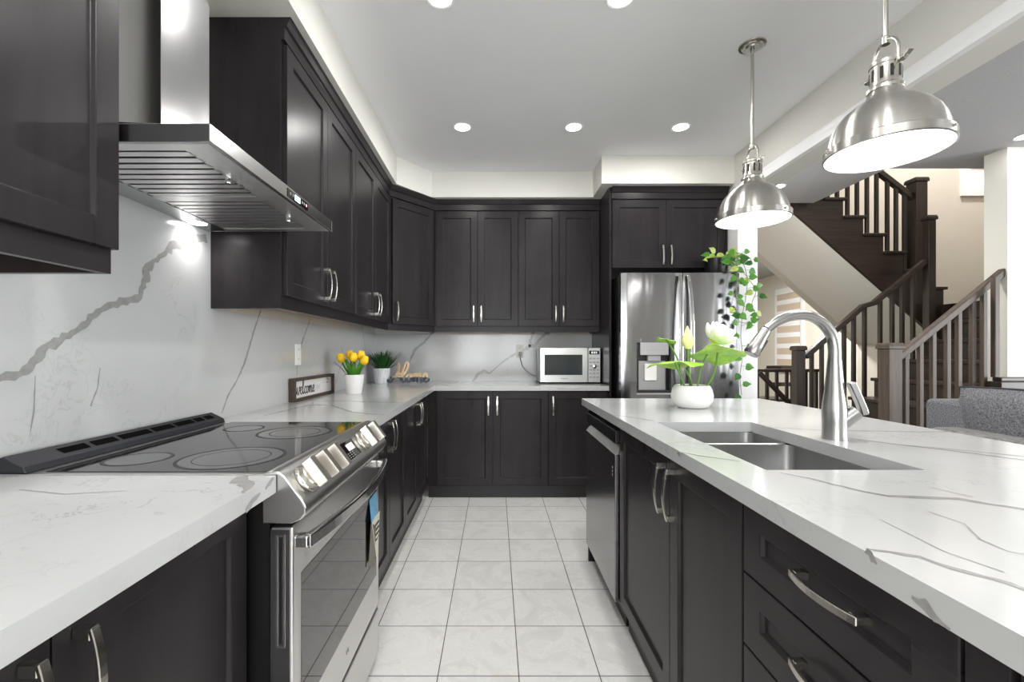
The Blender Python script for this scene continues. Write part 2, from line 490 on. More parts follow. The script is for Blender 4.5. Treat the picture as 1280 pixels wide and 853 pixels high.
wall_with_holes_y('wall_rear', -1.34, XR + .2, YR - .15, YR, 0, ZC + .05,
                  [(-0.92, -.08, .8, 2.1), (.04, .88, .8, 2.1), (5.1, 7.3, .35, 2.35)], M['white_paint'])
m = MB(); m.box(XR, XR + .15, YR, -0.6, 0, ZC); m.box(XR, XR + .15, 1.8, 6, 0, ZC + 2.5); m.box(XR, XR + .15, -0.6, 1.8, 0, .35); m.box(XR, XR + .15, -0.6, 1.8, 2.35, ZC)
struct(m.build('wall_right', M['white_paint']))
def win_frame(name, pts, axis, pos):
    a, b, c, d = pts; m = MB(); t = .05
    def bx(u0, u1, z0, z1):
        if axis == 'y': m.box(u0, u1, pos - .03, pos + .03, z0, z1)
        else: m.box(pos - .03, pos + .03, u0, u1, z0, z1)
    bx(a, a + t, c, d); bx(b - t, b, c, d); bx(a + t, b - t, c, c + t); bx(a + t, b - t, d - t, d)
    bx((a + b) / 2 - .02, (a + b) / 2 + .02, c + t, d - t)
    return struct(m.build(name, M['trim']))
win_frame('window_1', (-0.92, -.08, .8, 2.1), 'y', YR - .08)
win_frame('window_2', (.04, .88, .8, 2.1), 'y', YR - .08)
win_frame('window_3', (5.1, 7.3, .35, 2.35), 'y', YR - .08)  # this and the next: unseen windows added to light the living side
win_frame('window_4', (-0.6, 1.8, .35, 2.35), 'x', XR + .08)

struct(MB().box(-1.34, 1.881, YR - .15, YW + .15, ZC, ZC + .3).build('ceiling', M['ceil']))
# living and hall ceiling with the stair opening (x > 3.3, y > 3.8)
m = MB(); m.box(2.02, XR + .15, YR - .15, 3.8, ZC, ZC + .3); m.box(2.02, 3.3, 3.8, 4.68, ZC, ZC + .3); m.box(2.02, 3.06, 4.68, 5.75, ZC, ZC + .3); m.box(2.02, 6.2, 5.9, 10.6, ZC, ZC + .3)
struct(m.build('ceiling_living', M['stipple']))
# dropped beam
m = MB(); m.box(1.881, 2.036, YR, YW + .15, 2.39, ZC + .05)
struct(m.build('ceiling_beam', M['white_paint']))
m = MB(); m.prism([(1.881, 2.478), (1.875, 2.478), (1.873, 2.462), (1.866, 2.459), (1.866, 2.437), (1.857, 2.434), (1.855, 2.412), (1.848, 2.409), (1.848, 2.386), (1.881, 2.386)], YR, 3.52, 'y')
struct(m.build('trim_beam', M['trim']))
# bulkhead above the wall cabinets
m = MB(); m.prism([(XW, YR), (-.779, YR), (-.779, 3.559), (-.5415, 3.866), (.838, 3.866), (.838, 3.55), (1.881, 3.55), (1.881, YW), (XW, YW)], ZS, ZC)
struct(m.build('ceiling_bulkhead', M['white_paint']))
# stair hall walls
struct(MB().box(3.86, XR, 3.40, 3.563, 0, ZC).build('wall_living_end', M['white_paint']))
m = MB(); m.prism([(2.02, ZC), (3.05, ZC), (4.69, 1.29), (XR, 1.29), (XR, 5.2), (2.02, 5.2)], 5.75, 5.9, 'y')
struct(m.build('wall_stairwell', M['beige']))
struct(MB().box(XR - .6, XR - .45, 3.563, 5.75, 0, 5.2).build('wall_landing_end', M['beige']))
struct(MB().box(2.6, XR, 3.4, 5.9, 5.2, 5.3).build('ceiling_stairwell', M['ceil']))
struct(MB().box(2.72, 2.82, 3.8, 5.75, ZC + .3, 5.2).build('wall_stairwell_left', M['beige']))
struct(MB().box(2.72, XR, 3.7, 3.8, ZC + .3, 5.2).build('wall_stairwell_front', M['beige']))
struct(MB().box(4.73, XR - .6, 5.75, 5.9, 0, 1.29).build('wall_under_landing', M['cream']))
struct(MB().box(4.73, 4.83, 4.55, 5.75, 0, 1.50).build('wall_landing_side', M['cream']))
# dining room beyond
struct(MB().box(5.6, 5.75, 7.78, 10.4, 0, ZC).build('wall_dining_right', M['cream']))
struct(MB().box(5.75, XR, 7.78, 7.93, 0, ZC).build('wall_dining_hall', M['cream']))
struct(MB().box(1.5, 5.75, 10.4, 10.55, 0, ZC).build('wall_dining_far', M['cream']))
struct(MB().box(1.73, 1.88, YW + .15, 10.4, 0, ZC).build('wall_dining_left', M['cream']))
struct(MB().box(1.72, 2.02, YW + .15, 10.55, ZC, ZC + .3).build('ceiling_dining_edge', M['ceil']))
# dining window with its blind
m = MB(); m.box(5.565, 5.6, 8.16, 8.98, .8, .86); m.box(5.565, 5.6, 8.16, 8.98, 2.34, 2.42); m.box(5.565, 5.6, 8.16, 8.23, .86, 2.34); m.box(5.565, 5.6, 8.91, 8.98, .86, 2.34)
struct(m.build('window_5', M['trim']))
t = thing('zebra_blind', 'beige and white striped blind over the dining room window behind the stair rail', 'blind', (5.57, 8.57, .9))
MB().box(-.012, -.004, -.33, .33, 0, 1.40).build('blind_fabric', M['blind'], t)
MB().box(-.03, .0, -.34, .34, 1.40, 1.45).build('head_rail', M['trim'], t)
MB().box(-.016, .0, -.33, .33, -.02, .0).build('bottom_rail', M['trim'], t)
# small high window of the stairwell
m = MB(); x0, x1, z0, z1 = 5.92, 6.55, 3.17, 3.9
for a in ((x0, x0 + .08, z0, z1), (x1 - .08, x1, z0, z1), (x0 + .08, x1 - .08, z0, z0 + .08), (x0 + .08, x1 - .08, z1 - .08, z1)): m.box(a[0], a[1], 5.715, 5.75, a[2], a[3])
m.box(6.22, 6.25, 5.73, 5.75, z0 + .08, z1 - .08); m.box(x0 + .08, x1 - .08, 5.73, 5.75, 3.52, 3.55)
struct(m.build('window_6', M['trim']))
def sky_glass():
    t = NT('daylit_window_glass'); g = t.n('ShaderNodeNewGeometry'); f = t.noise(g.outputs['Position'], 5.0, 2)
    c = t.ramp(f, [(0.46, rgb(250, 250, 252)), (0.52, rgb(150, 112, 96))]); t.set(col=(.8, .8, .8, 1), rough=.1)
    t.l(c, t.p.inputs['Emission Color']); t.p.inputs['Emission Strength'].default_value = 0.45; return t.m
struct(MB().box(x0 + .08, x1 - .08, 5.742, 5.748, z0 + .08, z1 - .08).build('window_6_pane', sky_glass()))
struct(MB().box(4.69, XR - .6, 5.735, 5.75, 1.683, 1.76).build('baseboard_landing', M['stair_h']))

# ------------------------------------------------------------------ cabinets
def shaker(x0, x1, z0, z1, fr=0.058, rec=0.009, th=0.02, rt=None, rb=None, yb=0.0):
    """door slab with a recessed centre panel; back at y=yb, face at y=yb-th"""
    rt = fr if rt is None else rt; rb = fr if rb is None else rb
    m = MB(); y0 = yb - th; y1 = y0 + rec; ch = 0.004
    a = [(x0, y0, z0), (x1, y0, z0), (x1, y0, z1), (x0, y0, z1)]
    i1 = [(x0 + fr, y0, z0 + rb), (x1 - fr, y0, z0 + rb), (x1 - fr, y0, z1 - rt), (x0 + fr, y0, z1 - rt)]
    i2 = [(x0 + fr + ch, y1, z0 + rb + ch), (x1 - fr - ch, y1, z0 + rb + ch), (x1 - fr - ch, y1, z1 - rt - ch), (x0 + fr + ch, y1, z1 - rt - ch)]
    b = [(p[0], yb, p[2]) for p in a]
    fs = []
    for k in range(4):
        j = (k + 1) % 4
        fs += [(k, j, 4 + j, 4 + k), (4 + k, 4 + j, 8 + j, 8 + k), (12 + k, 12 + j, j, k)]
    fs += [(8, 9, 10, 11), (15, 14, 13, 12)]
    m.add(a + i1 + i2 + b, fs); return m

def pull(x, z, L, yf, vertical=True, wd=0.013):
    """arched bar pull on two block feet, standing off the face y=yf"""
    m = MB(); pts = []
    for k in range(13):
        s = -1 + 2 * k / 12.0; off = 0.022 + 0.012 * (1 - s * s)
        if vertical: pts.append((x, yf - off, z + s * L / 2))
        else: pts.append((x + s * L / 2, yf - off, z))
    m.bar(pts, wd, 0.006, (1, 0, 0) if vertical else (0, 0, 1))
    for s in (-1, 1):
        if vertical: m.box(x - wd / 2, x + wd / 2, yf - .023, yf, z + s * (L / 2 - .008) - .008, z + s * (L / 2 - .008) + .008)
        else: m.box(x + s * (L / 2 - .008) - .008, x + s * (L / 2 - .008) + .008, yf - .023, yf, z - wd / 2, z + wd / 2)
    return m

def add_door(t, x0, x1, z0, z1, hx=None, hz=None, L=0.155, name='door', fr=0.058, g=0.0015, rt=None, rb=None, hor=False):
    d = shaker(x0 + g, x1 - g, z0, z1, fr, rt=rt, rb=rb).build(name, M['cab_h'] if hor else M['cab'], t, bevel=0.0015, seg=1)
    if hx is not None:
        pull(hx, hz, L, -0.02, not hor).build('handle', M['nickel'], d, bevel=0.0012, seg=1, label='brushed nickel arched bar handle')
    return d

def base_cab(label, loc, rot, w, d, doors, hollow=False, toe=0.04, x_toe=(0, None)):
    t = thing('base_cabinet', label, 'cabinet', loc, rot)
    m = MB()
    if hollow:
        m.box(0, .018, 0, d, .10, CB); m.box(w - .018, w, 0, d, .10, CB); m.box(.018, w - .018, 0, d, .10, .118)
        m.box(.018, w - .018, d - .012, d, .118, CB); m.box(.018, w - .018, 0, .018, CB - .06, CB); m.box(.018, w - .018, 0, .012, .118, .20)
    else: m.box(0, w, 0, d, .10, CB)
    m.build('carcass', M['cab'], t)
    MB().box(0, w, .02, d, 0, .10).build('toe_kick', M['toe'], t)
    for q in doors: add_door(t, **q)
    return t

def upper_cab(label, loc, rot, w, d, doors, z0=1.362, zd0=1.414, zd1=2.415, z1=ZS, rail=True, crown=True, ends=(1, 1)):
    t = thing('wall_cabinet', label, 'cabinet', loc, rot)
    MB().box(0, w, 0, d, zd0, z1).build('carcass', M['cab'], t)
    if rail: MB().box(.02, w - .02, .03, d - .01, zd0 - .006, zd0).build('bottom_panel', M['maple'], t, label='pale maple underside')
    if rail:
        m = MB(); m.box(0, w, 0, .018, z0, zd0)
        if ends[0]: m.box(0, .018, .018, d, z0, zd0)
        if ends[1]: m.box(w - .018, w, .018, d, z0, zd0)
        m.build('light_rail', M['cab_h'], t)
    if crown:
        m = MB(); m.prism([(0, zd1 + .012), (-.016, zd1 + .012), (-.016, zd1 + .06), (-.024, zd1 + .066), (-.04, z1), (0, z1)], 0, w, 'x')
        m.build('crown', M['cab_h'], t)
    for q in doors: add_door(t, **q)
    return t
R90, L90 = PI / 2, -PI / 2

# --- wall cabinets, left wall (carcass front x = -.849, door faces -.829)
DU = 0.291; XU = -.849; ZD0, ZD1 = 1.414, 2.415
def ud(x0, x1, hx, hz=1.52, L=.155): return dict(x0=x0, x1=x1, z0=ZD0, z1=ZD1, hx=hx, hz=hz, L=L)
upper_cab('dark wall cabinet left of the range hood, nearest to the viewer', (XU, .087, 0), R90, .91, DU, [ud(0, .455, .42), ud(.455, .91, .49)])
upper_cab('dark two-door wall cabinet just right of the range hood', (XU, 1.785, 0), R90, .90, DU, [ud(.012, .450, .416), ud(.450, .90, .486)], ends=(1, 0))
upper_cab('dark two-door wall cabinet between the hood-side cabinet and the corner cabinet', (XU, 2.685, 0), R90, .89, DU, [ud(0, .45, .416), ud(.45, .885, .486)], ends=(0, 0))
# --- diagonal corner cabinet
A = Vector((XU, 3.575)); B = Vector((-.53, 3.955))
ang = math.atan2(B.y - A.y, B.x - A.x); wdg = (B - A).length
t = thing('corner_wall_cabinet', 'dark diagonal corner wall cabinet with a single door', 'cabinet', (A.x, A.y, 0), ang)
def loc2(px, py):
    v = Vector((px, py)) - A; c, s = math.cos(-ang), math.sin(-ang)
    return (v.x * c - v.y * s, v.x * s + v.y * c)
poly = [(0, 0), (wdg, 0), loc2(-.53, YW), loc2(XW, YW), loc2(XW, 3.575)]
MB().prism(poly, ZD0, ZS).build('carcass', M['cab'], t)
MB().box(0, wdg, 0, .018, 1.362, ZD0).build('light_rail', M['cab_h'], t)
z_ = ZD1 + .012
MB().prism([(0, z_), (-.016, z_), (-.016, z_ + .048), (-.024, z_ + .054), (-.04, ZS), (0, ZS)], 0, wdg, 'x').build('crown', M['cab_h'], t)
add_door(t, .03, wdg - .03, ZD0, ZD1, .062, 1.515)
# --- wall cabinets, back wall (door faces y = 3.935)
upper_cab('dark two-door wall cabinet on the back wall beside the corner cabinet', (-.53, 3.955, 0), 0, .732, .33, [ud(.012, .376, .344, L=.145), ud(.376, .73, .409, L=.145)], ends=(0, 0))
upper_cab('dark two-door wall cabinet on the back wall above the microwave', (.202, 3.955, 0), 0, .712, .33, [ud(0, .356, .324, L=.145), ud(.356, .705, .389, L=.145)], ends=(0, 1))
# --- fridge surround
t = thing('tall_end_panel', 'tall dark end panel between the microwave corner and the fridge', 'panel', (.926, 3.63, 0))
MB().box(-.009, .009, 0, .655, 0, ZS).build('panel', M['cab'], t, bevel=.001, seg=1)
upper_cab('dark short two-door cabinet above the fridge', (.936, 3.64, 0), 0, .935, .645,
          [dict(x0=.003, x1=.4375, z0=1.864, z1=2.408, hx=.405, hz=1.965), dict(x0=.4375, x1=.908, z0=1.864, z1=2.408, hx=.47, hz=1.965)],
          zd0=1.864, zd1=2.408, rail=False)
# --- base cabinets, left wall (door faces x = -.545)
XB = -.565; BD = 1.125 + XB - .002; HB = .755
def bd(x0, x1, hx, z0=.115): return dict(x0=x0, x1=x1, z0=z0, z1=.868, hx=hx, hz=HB)
base_cab('dark base cabinet left of the range under the nearest worktop', (XB, .10, 0), R90, .892, BD, [bd(0, .455, .42), bd(.455, .892, .487)])
base_cab('dark two-door base cabinet just right of the range', (XB, 1.765, 0), R90, .98, BD, [bd(.135, .564, .529), bd(.564, .98, .599)])
base_cab('dark base cabinet under the worktop corner, second to the right of the range', (XB, 2.745, 0), R90, .87, BD, [bd(0, .424, .389), bd(.424, .83, .459)])
# --- base cabinets, back wall (door faces y = 3.645)
base_cab('dark two-door base cabinet at the middle of the back run', (-.543, 3.667, 0), 0, .973, .60, [bd(.07, .5235, .488, .111), bd(.5235, .973, .559, .111)])
base_cab('dark single-door base cabinet below the microwave', (.43, 3.667, 0), 0, .486, .60, [bd(0, .48, .036, .111)])
# --- island (door faces x = .53, local x runs toward the camera)
XI = .55
base_cab('dark two-door sink cabinet in the island', (XI, 1.925, 0), L90, .957, .55,
         [dict(x0=.005, x1=.554, z0=.12, z1=.873, hx=.518, hz=.765), dict(x0=.554, x1=.956, z0=.12, z1=.873, hx=.59, hz=.765)], hollow=True)
t = thing('drawer_cabinet', 'dark drawer stack in the island at the lower right', 'cabinet', (XI, .967, 0), L90)
MB().box(0, .455, 0, .55, .10, CB).build('carcass', M['cab'], t)
MB().box(0, .455, .02, .55, 0, .10).build('toe_kick', M['toe'], t)
for (a, b) in ((.724, .873), (.571, .720), (.347, .567), (.12, .343)):
    add_door(t, .002, .453, a, b, .262, (a + b) / 2 + .012, .145, 'drawer', .06, rt=.051, rb=.055, hor=True)
t = thing('island_corner_post', 'dark fluted corner post at the near end of the island', 'post', (XI, .51, 0), L90)
MB().box(0, .045, -.02, .55, 0, CB).build('stile', M['cab'], t, bevel=.002)
m = MB()
for k in range(4): m.box(.052 + k * .05, .092 + k * .05, -.018, .55, 0, CB)
m.box(.045, .25, 0, .55, 0, CB); m.build('fluted_panel', M['cab'], t, bevel=.003)
t = thing('island_end_panel', 'dark end panel closing the far end of the island beside the dishwasher', 'panel', (XI, 2.58, 0), L90)
MB().box(0, .022, -.02, .55, 0, CB).build('panel', M['cab'], t, bevel=.001, seg=1)
t = thing('island_back_panel', 'dark back panel of the island under the seating overhang', 'panel', (XI + .551, .26, 0))
MB().box(0, .02, 0, 2.32, 0, CB).build('panel', M['cab'], t)

# ------------------------------------------------------------------ worktops and backsplash, with their veins
def vein(mb, pts, mp, jag=0.25, step=0.018):
    """pts: (u, v, width) in plane coordinates; mp maps (u, v) to a point just above the surface"""
    P = [Vector((p[0], p[1], p[2])) for p in pts]
    Q = []
    for a, b in zip(P, P[1:]):
        n = max(2, int((b - a).to_2d().length / step))
        for k in range(n): Q.append(a.lerp(b, k / n))
    Q.append(P[-1]); L = []; Rr = []
    for i, q in enumerate(Q):
        t = (Q[min(i + 1, len(Q) - 1)] - Q[max(i - 1, 0)]).to_2d()
        if t.length < 1e-6: t = Vector((1, 0))
        t.normalize(); n = Vector((-t.y, t.x)); wd = q.z
        j1 = 1 + random.uniform(-jag, jag) * 1.4; j2 = 1 + random.uniform(-jag, jag) * 1.4
        c = q.to_2d() + n * random.uniform(-.12, .12) * wd
        L.append(c + n * wd * .5 * j1); Rr.append(c - n * wd * .5 * j2)
    vs = [mp(p.x, p.y) for p in L] + [mp(p.x, p.y) for p in Rr]; n = len(L)
    mb.add(vs, [(i, i + 1, n + i + 1, n + i) for i in range(n - 1)], 1)
e = 0.0005
def top_px(pts, ztop=CT):
    out = []
    for x, y, wp in pts:
        Y = (HC - ztop) * F / (y - PY); out.append(((x - PX) * Y / F, Y, wp))
    return out
def left_px(pts):
    out = []
    for x, y, wp in pts:
        Y = -XM * F / (PX - x); out.append((Y, HC - (y - PY) * Y / F, wp * Y / F))
    return out
def back_px(pts): return [((x - PX) * YM / F, HC - (y - PY) * YM / F, wp * YM / F) for x, y, wp in pts]
mtop = lambda u, v: (u, v, CT + e)
mleft = lambda u, v: (XM + e, u, v)
mback = lambda u, v: (u, YM - e, v)
VM = [M['marble'], M['vein']]

# near left worktop
XL = -.487; YL = 1.755; YB0 = 3.624
m = MB(); m.box(XM, XL, -.25, 1.003, CB, CT)
vein(m, [(-.56, .995, .03), (-.535, .96, .045), (-.51, .935, .03), (-.497, .90, .012), (-.489, .875, .006)], mtop, .3)
vein(m, [(-.95, .90, .003), (-.83, .87, .003), (-.73, .89, .002)], mtop)
vein(m, [(.88, .879, .010), (.905, .889, .013), (.935, .897, .006)], lambda u, v: (XL + e, u, v))
vein(m, [(.955, .90, .008), (.975, .907, .016), (.99, .912, .006)], lambda u, v: (XL + e, u, v))
o = tag(m.build('countertop', VM), 'white veined quartz worktop left of the range, nearest the viewer', 'worktop')
# L-shaped worktop
m = MB(); m.prism([(XM, YL), (XL, YL), (XL, YB0), (.915, YB0), (.915, YM), (XM, YM)], CB, CT)
vein(m, top_px([(386, 501, .008), (428, 501.5, .012), (470, 503, .008), (508, 503.5, .008)]), mtop)
vein(m, top_px([(384, 506.5, .012), (415, 507, .010), (438, 515, .014), (463, 518, .012), (482, 518.5, .008)]), mtop)
vein(m, top_px([(330, 520, .010), (384, 507, .008)]), mtop)
vein(m, [(.50, .895, .006), (.57, .89, .003), (.68, .892, .003)], lambda u, v: (u, YB0 - e, v))
o = tag(m.build('countertop', VM), 'long L-shaped white quartz worktop running right of the range to the fridge panel', 'worktop')
# island worktop with the sink opening
HX0, HX1, HY0, HY1 = .63, 1.0, 1.05, 1.765
IX0, IX1, IY0, IY1 = .51, 1.56, -.05, 2.662
m = MB(); xs = [IX0, HX0, HX1, IX1]; ys = [IY0, HY0, HY1, IY1]
vs = []; 
for z in (CT, CB):
    for y in ys:
        for x in xs: vs.append((x, y, z))
fs = []
for j in range(3):
    for i in range(3):
        if i == 1 and j == 1: continue
        a = j * 4 + i; fs.append((a, a + 1, a + 5, a + 4)); fs.append((16 + a, 16 + a + 4, 16 + a + 5, 16 + a + 1))
def side(a, b): fs.append((a, b, 16 + b, 16 + a))
for i in range(3): side(i, i + 1); side(13 + i, 12 + i); side(i * 4 + 4, i * 4); side(i * 4 + 3, i * 4 + 7)
side(5, 6); side(6, 10); side(10, 9); side(9, 5)
m.add(vs, fs)
for pts in ([(764, 518.5, .006), (790, 522, .012), (818, 526.5, .010)],
            [(847, 565, .006), (880, 571, .010), (926, 577, .004)],
            [(955, 534, .006), (1030, 538.5, .010), (1110, 539.5, .010), (1150, 540.5, .012), (1185, 540, .006)],
            [(1060, 548, .008), (1120, 556, .008), (1180, 562.5, .010), (1290, 577, .012)],
            [(1125, 556.5, .004), (1180, 561, .008), (1290, 572, .008)],
            [(975, 591.5, .004), (1010, 598, .007), (1040, 605.5, .009), (1080, 615, .011), (1110, 620.5, .014), (1150, 622, .015), (1200, 624, .015), (1240, 631, .012), (1300, 640, .010)],
            [(1082, 687, .004), (1110, 690, .008), (1150, 697, .009), (1190, 711, .010), (1230, 722, .009), (1262, 730, .011), (1300, 745, .010)],
            [(1160, 640, .0018), (1205, 655, .002), (1225, 675, .004), (1260, 690, .002), (1290, 695, .002)],
            [(1100, 650, .0015), (1180, 690, .002), (1255, 716, .003)],
            [(1165, 610, .002), (1215, 622, .0025)]):
    vein(m, top_px(pts), mtop, .22)
def edge_px(x, y):
    Y = IX0 * F / (x - PX); return (Y, HC - (y - PY) * Y / F)
for pts in ([(1083, 688, .008), (1092, 700, .011), (1096, 706, .004)], [(1140, 746, .005), (1155, 757, .011), (1170, 772, .010), (1188, 788, .003)], [(847, 565, .010), (850, 571, .006)]):
    vein(m, [edge_px(x, y) + (wd,) for x, y, wd in pts], lambda u, v: (IX0 - e, u, v), .4, .008)
o = tag(m.build('countertop', VM), 'large white veined quartz island worktop with the sink', 'worktop')

# backsplash slabs
m = MB(); m.prism([(-.25, CT), (1.784, CT), (1.784, 1.69), (.998, 1.69), (.998, 1.362), (-.25, 1.362)], XW, XM, 'x')
vein(m, left_px([(-12, 478, 13), (0, 473, 13), (25, 467, 12), (42, 453, 13), (55, 437, 13), (75, 425, 11), (100, 411, 7), (117, 393, 8), (135, 382, 9), (150, 377, 10), (166, 376, 10), (175, 371, 10), (180, 353, 10), (186, 334, 11), (192, 326, 7), (203, 320, 6), (214, 309, 11), (235, 302, 8), (258, 297, 12)]), mleft, .35, .012)
vein(m, left_px([(44, 470, 1), (42, 515, 2.5), (38, 540, 1)]), mleft); vein(m, left_px([(125, 460, 1.5), (122, 485, 2), (113, 508, 2)]), mleft)
tag(m.build('backsplash', VM), 'white quartz backsplash slab behind the range with a bold grey vein', 'backsplash')
m = MB(); m.box(XW, XM, 1.784, YM, CT, 1.362)
vein(m, left_px([(326, 388, 2), (318, 412, 3), (313, 428, 3), (305, 456, 3), (296, 476, 2.5), (286, 492, 2.5), (277, 517, 2)]), mleft, .3)
vein(m, left_px([(388, 398, 1), (381, 418, 2.5), (377, 430, 4), (372, 450, 2.5), (371, 470, 1.2)]), mleft, .3)
vein(m, left_px([(426, 432, 1), (430, 448, 2.5), (425, 460, 1.2), (417, 488, 1)]), mleft, .3)
vein(m, left_px([(452, 408, 1), (456, 430, 1.6), (456, 470, 1)]), mleft, .3)
m.box(XW, .916, YM, YW, CT, 1.362)
vein(m, back_px([(542, 415, 3), (530, 428, 2.5), (518, 438, 3), (513, 450, 2), (510, 462, 2)]), mback, .3)
vein(m, back_px([(591, 477, 2), (599, 467, 4), (606, 464, 4), (612, 467, 2.5), (620, 460, 1.6), (632, 450, 2), (645, 442, 3), (650, 439, 2), (656, 437, 3), (661, 434, 5), (664, 424, 3), (667, 414, 3)]), mback, .3)
vein(m, back_px([(661, 434, 4), (668, 432, 4), (677, 422, 2.5), (686, 415, 5)]), mback, .3)
tag(m.build('backsplash', VM), 'white quartz backsplash wrapping the corner behind the plants and the microwave', 'backsplash')

# ------------------------------------------------------------------ sink and faucet
t = thing('sink', 'double bowl stainless sink set under the island worktop', 'sink', (HX0, HY0, 0))
def bowl(x0, x1, y0, y1, z1, dep, r=.028):
    m = MB(); loops = []
    def ring(x0, x1, y0, y1, r, z):
        out = []
        for cx, cy, a0 in ((x1 - r, y1 - r, 0), (x0 + r, y1 - r, 90), (x0 + r, y0 + r, 180), (x1 - r, y0 + r, 270)):
            for k in range(5):
                a = math.radians(a0 + 90 * k / 4); out.append((cx + r * math.cos(a), cy + r * math.sin(a), z))
        return out
    rings = [ring(x0 - .012, x1 + .012, y0 - .012, y1 + .012, r + .01, z1 - .002), ring(x0, x1, y0, y1, r, z1), ring(x0 + .004, x1 - .004, y0 + .004, y1 - .004, r, z1 - dep + .02),
             ring(x0 + .02, x1 - .02, y0 + .02, y1 - .02, r, z1 - dep)]
    vs = [p for q in rings for p in q]; n = 20; fs = []
    for k in range(3):
        for i in range(n): fs.append((k * n + i, k * n + (i + 1) % n, (k + 1) * n + (i + 1) % n, (k + 1) * n + i))
    fs.append(tuple(3 * n + i for i in range(n)))
    m.add(vs, fs); return m
W, D = HX1 - HX0, HY1 - HY0
SD = .47
for (a, b) in ((.004, SD), (SD + .026, D - .004)):
    o = bowl(.004, W - .004, a, b, CB, .19).build('bowl', M['sink'], t, smooth=True, angle=50)
    MB().lathe([(.0, CB - .186), (.03, CB - .186), (.042, CB - .184), (.045, CB - .189)], W / 2, (a + b) / 2, 24).build('drain', M['chrome'], o, smooth=True)
MB().box(.004, W - .004, SD + .002, SD + .024, CB - .03, CB - .004).build('divider', M['sink'], t, bevel=.004)

FX, FY = 1.07, 1.423
t = thing('faucet', 'tall brushed steel gooseneck faucet beside the sink', 'faucet', (FX, FY, CT))
MB().lathe([(.0, 0), (.0345, 0), (.0345, .004), (.033, .02), (.033, .055), (.0345, .085), (.033, .11), (.0275, .15), (.0225, .20), (.0195, .24), (.0185, .252)], 0, 0, 28).build('body', M['satin'], t, smooth=True)
pts = smooth_path([(0, 0, .25), (0, 0, .285), (-.009, 0, .327), (-.036, 0, .364), (-.072, 0, .386), (-.109, 0, .3915), (-.148, 0, .385), (-.186, 0, .368), (-.2145, 0, .346)], 5)
MB().tube(pts, [.0182 - .0042 * k / (len(pts) - 1) for k in range(len(pts))], 18).build('spout', M['satin'], t, smooth=True)
p = Vector(pts[-1]); d = Vector((-.050, 0, -.080)).normalized()
o = MB().tube([p, p + d * .003, p + d * .004, p + d * .03, p + d * .06, p + d * .088, p + d * .094], [.0135, .0135, .0160, .0170, .0200, .0235, .020], 18).build('spray_head', M['satin'], t, smooth=True)
n = Vector((.080, 0, -.050)).normalized()
q = p + d * .05 + n * .018
MB().tube([q - d * .020, q + d * .020], .0065, 8).build('spray_button', M['dark_plastic'], o)
m = MB(); m.tube([(0.008, -.0, .045), (.058, -.012, .088)], [.026, .024], 18)
m.build('lever_hub', M['satin'], t, smooth=True)
m = MB(); m.bar(smooth_path([(.078, -.018, .080), (.070, -.018, .105), (.054, -.016, .145), (.040, -.014, .180)], 4), .038, .018, (0.35, 1, 0))
m.build('lever', M['satin'], t, bevel=.007, seg=3)

# ------------------------------------------------------------------ range
RY0, RY1 = 1.006, 1.752
t = thing('range', 'stainless slide-in electric range between the left worktops', 'range', (0, RY0, 0)); RW = RY1 - RY0
MB().box(-1.12, -.505, .004, RW - .004, .02, .895).build('body', M['black'], t)
m = MB(); m.box(-1.122, -.492, 0, RW, .896, .9165)
m.build('cooktop_frame', M['steel'], t, bevel=.002)
ct = MB().box(-1.02, -.500, .018, RW - .004, .9165, .9185).build('cooktop_glass', M['glass_black'], t)
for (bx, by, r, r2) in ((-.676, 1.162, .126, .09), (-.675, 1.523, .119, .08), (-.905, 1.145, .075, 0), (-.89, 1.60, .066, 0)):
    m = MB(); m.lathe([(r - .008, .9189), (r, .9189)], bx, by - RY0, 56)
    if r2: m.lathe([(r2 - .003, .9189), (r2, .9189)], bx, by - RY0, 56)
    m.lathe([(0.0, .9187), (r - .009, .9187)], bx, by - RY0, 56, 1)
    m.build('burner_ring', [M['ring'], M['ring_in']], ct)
# rear vent trim: sloped extrusion, its openings painted on as black shade
bv = MB()
prof = [(-1.122, .9167), (-1.122, .946), (-1.100, .955), (-1.053, .932), (-1.047, .9167)]
bv.prism([(x, z) for x, z in prof], 0, RW, 'y')
vt = bv.build('rear_vent', M['vent'], t, bevel=.003)
sl = Vector((-1.053 + 1.10, 0, .932 - .955)); nrm = Vector((.023, 0, .047)).normalized()
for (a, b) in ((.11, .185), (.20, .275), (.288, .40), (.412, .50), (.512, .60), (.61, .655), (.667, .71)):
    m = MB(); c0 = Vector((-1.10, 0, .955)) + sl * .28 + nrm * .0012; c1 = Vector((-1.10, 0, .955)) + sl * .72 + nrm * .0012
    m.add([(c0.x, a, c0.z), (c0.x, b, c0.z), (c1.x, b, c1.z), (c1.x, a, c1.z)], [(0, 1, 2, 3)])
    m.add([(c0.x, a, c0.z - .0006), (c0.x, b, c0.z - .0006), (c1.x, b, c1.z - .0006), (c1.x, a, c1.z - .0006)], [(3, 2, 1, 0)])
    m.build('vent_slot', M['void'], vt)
# control panel
prof = [(-.52, .806), (-.52, .917), (-.497, .924), (-.484, .922), (-.470, .912), (-.432, .862), (-.422, .842), (-.423, .828), (-.435, .814), (-.455, .806)]
MB().prism(prof, 0, RW, 'y').build('control_panel', M['steel'], t, bevel=.003, smooth=True, angle=35)
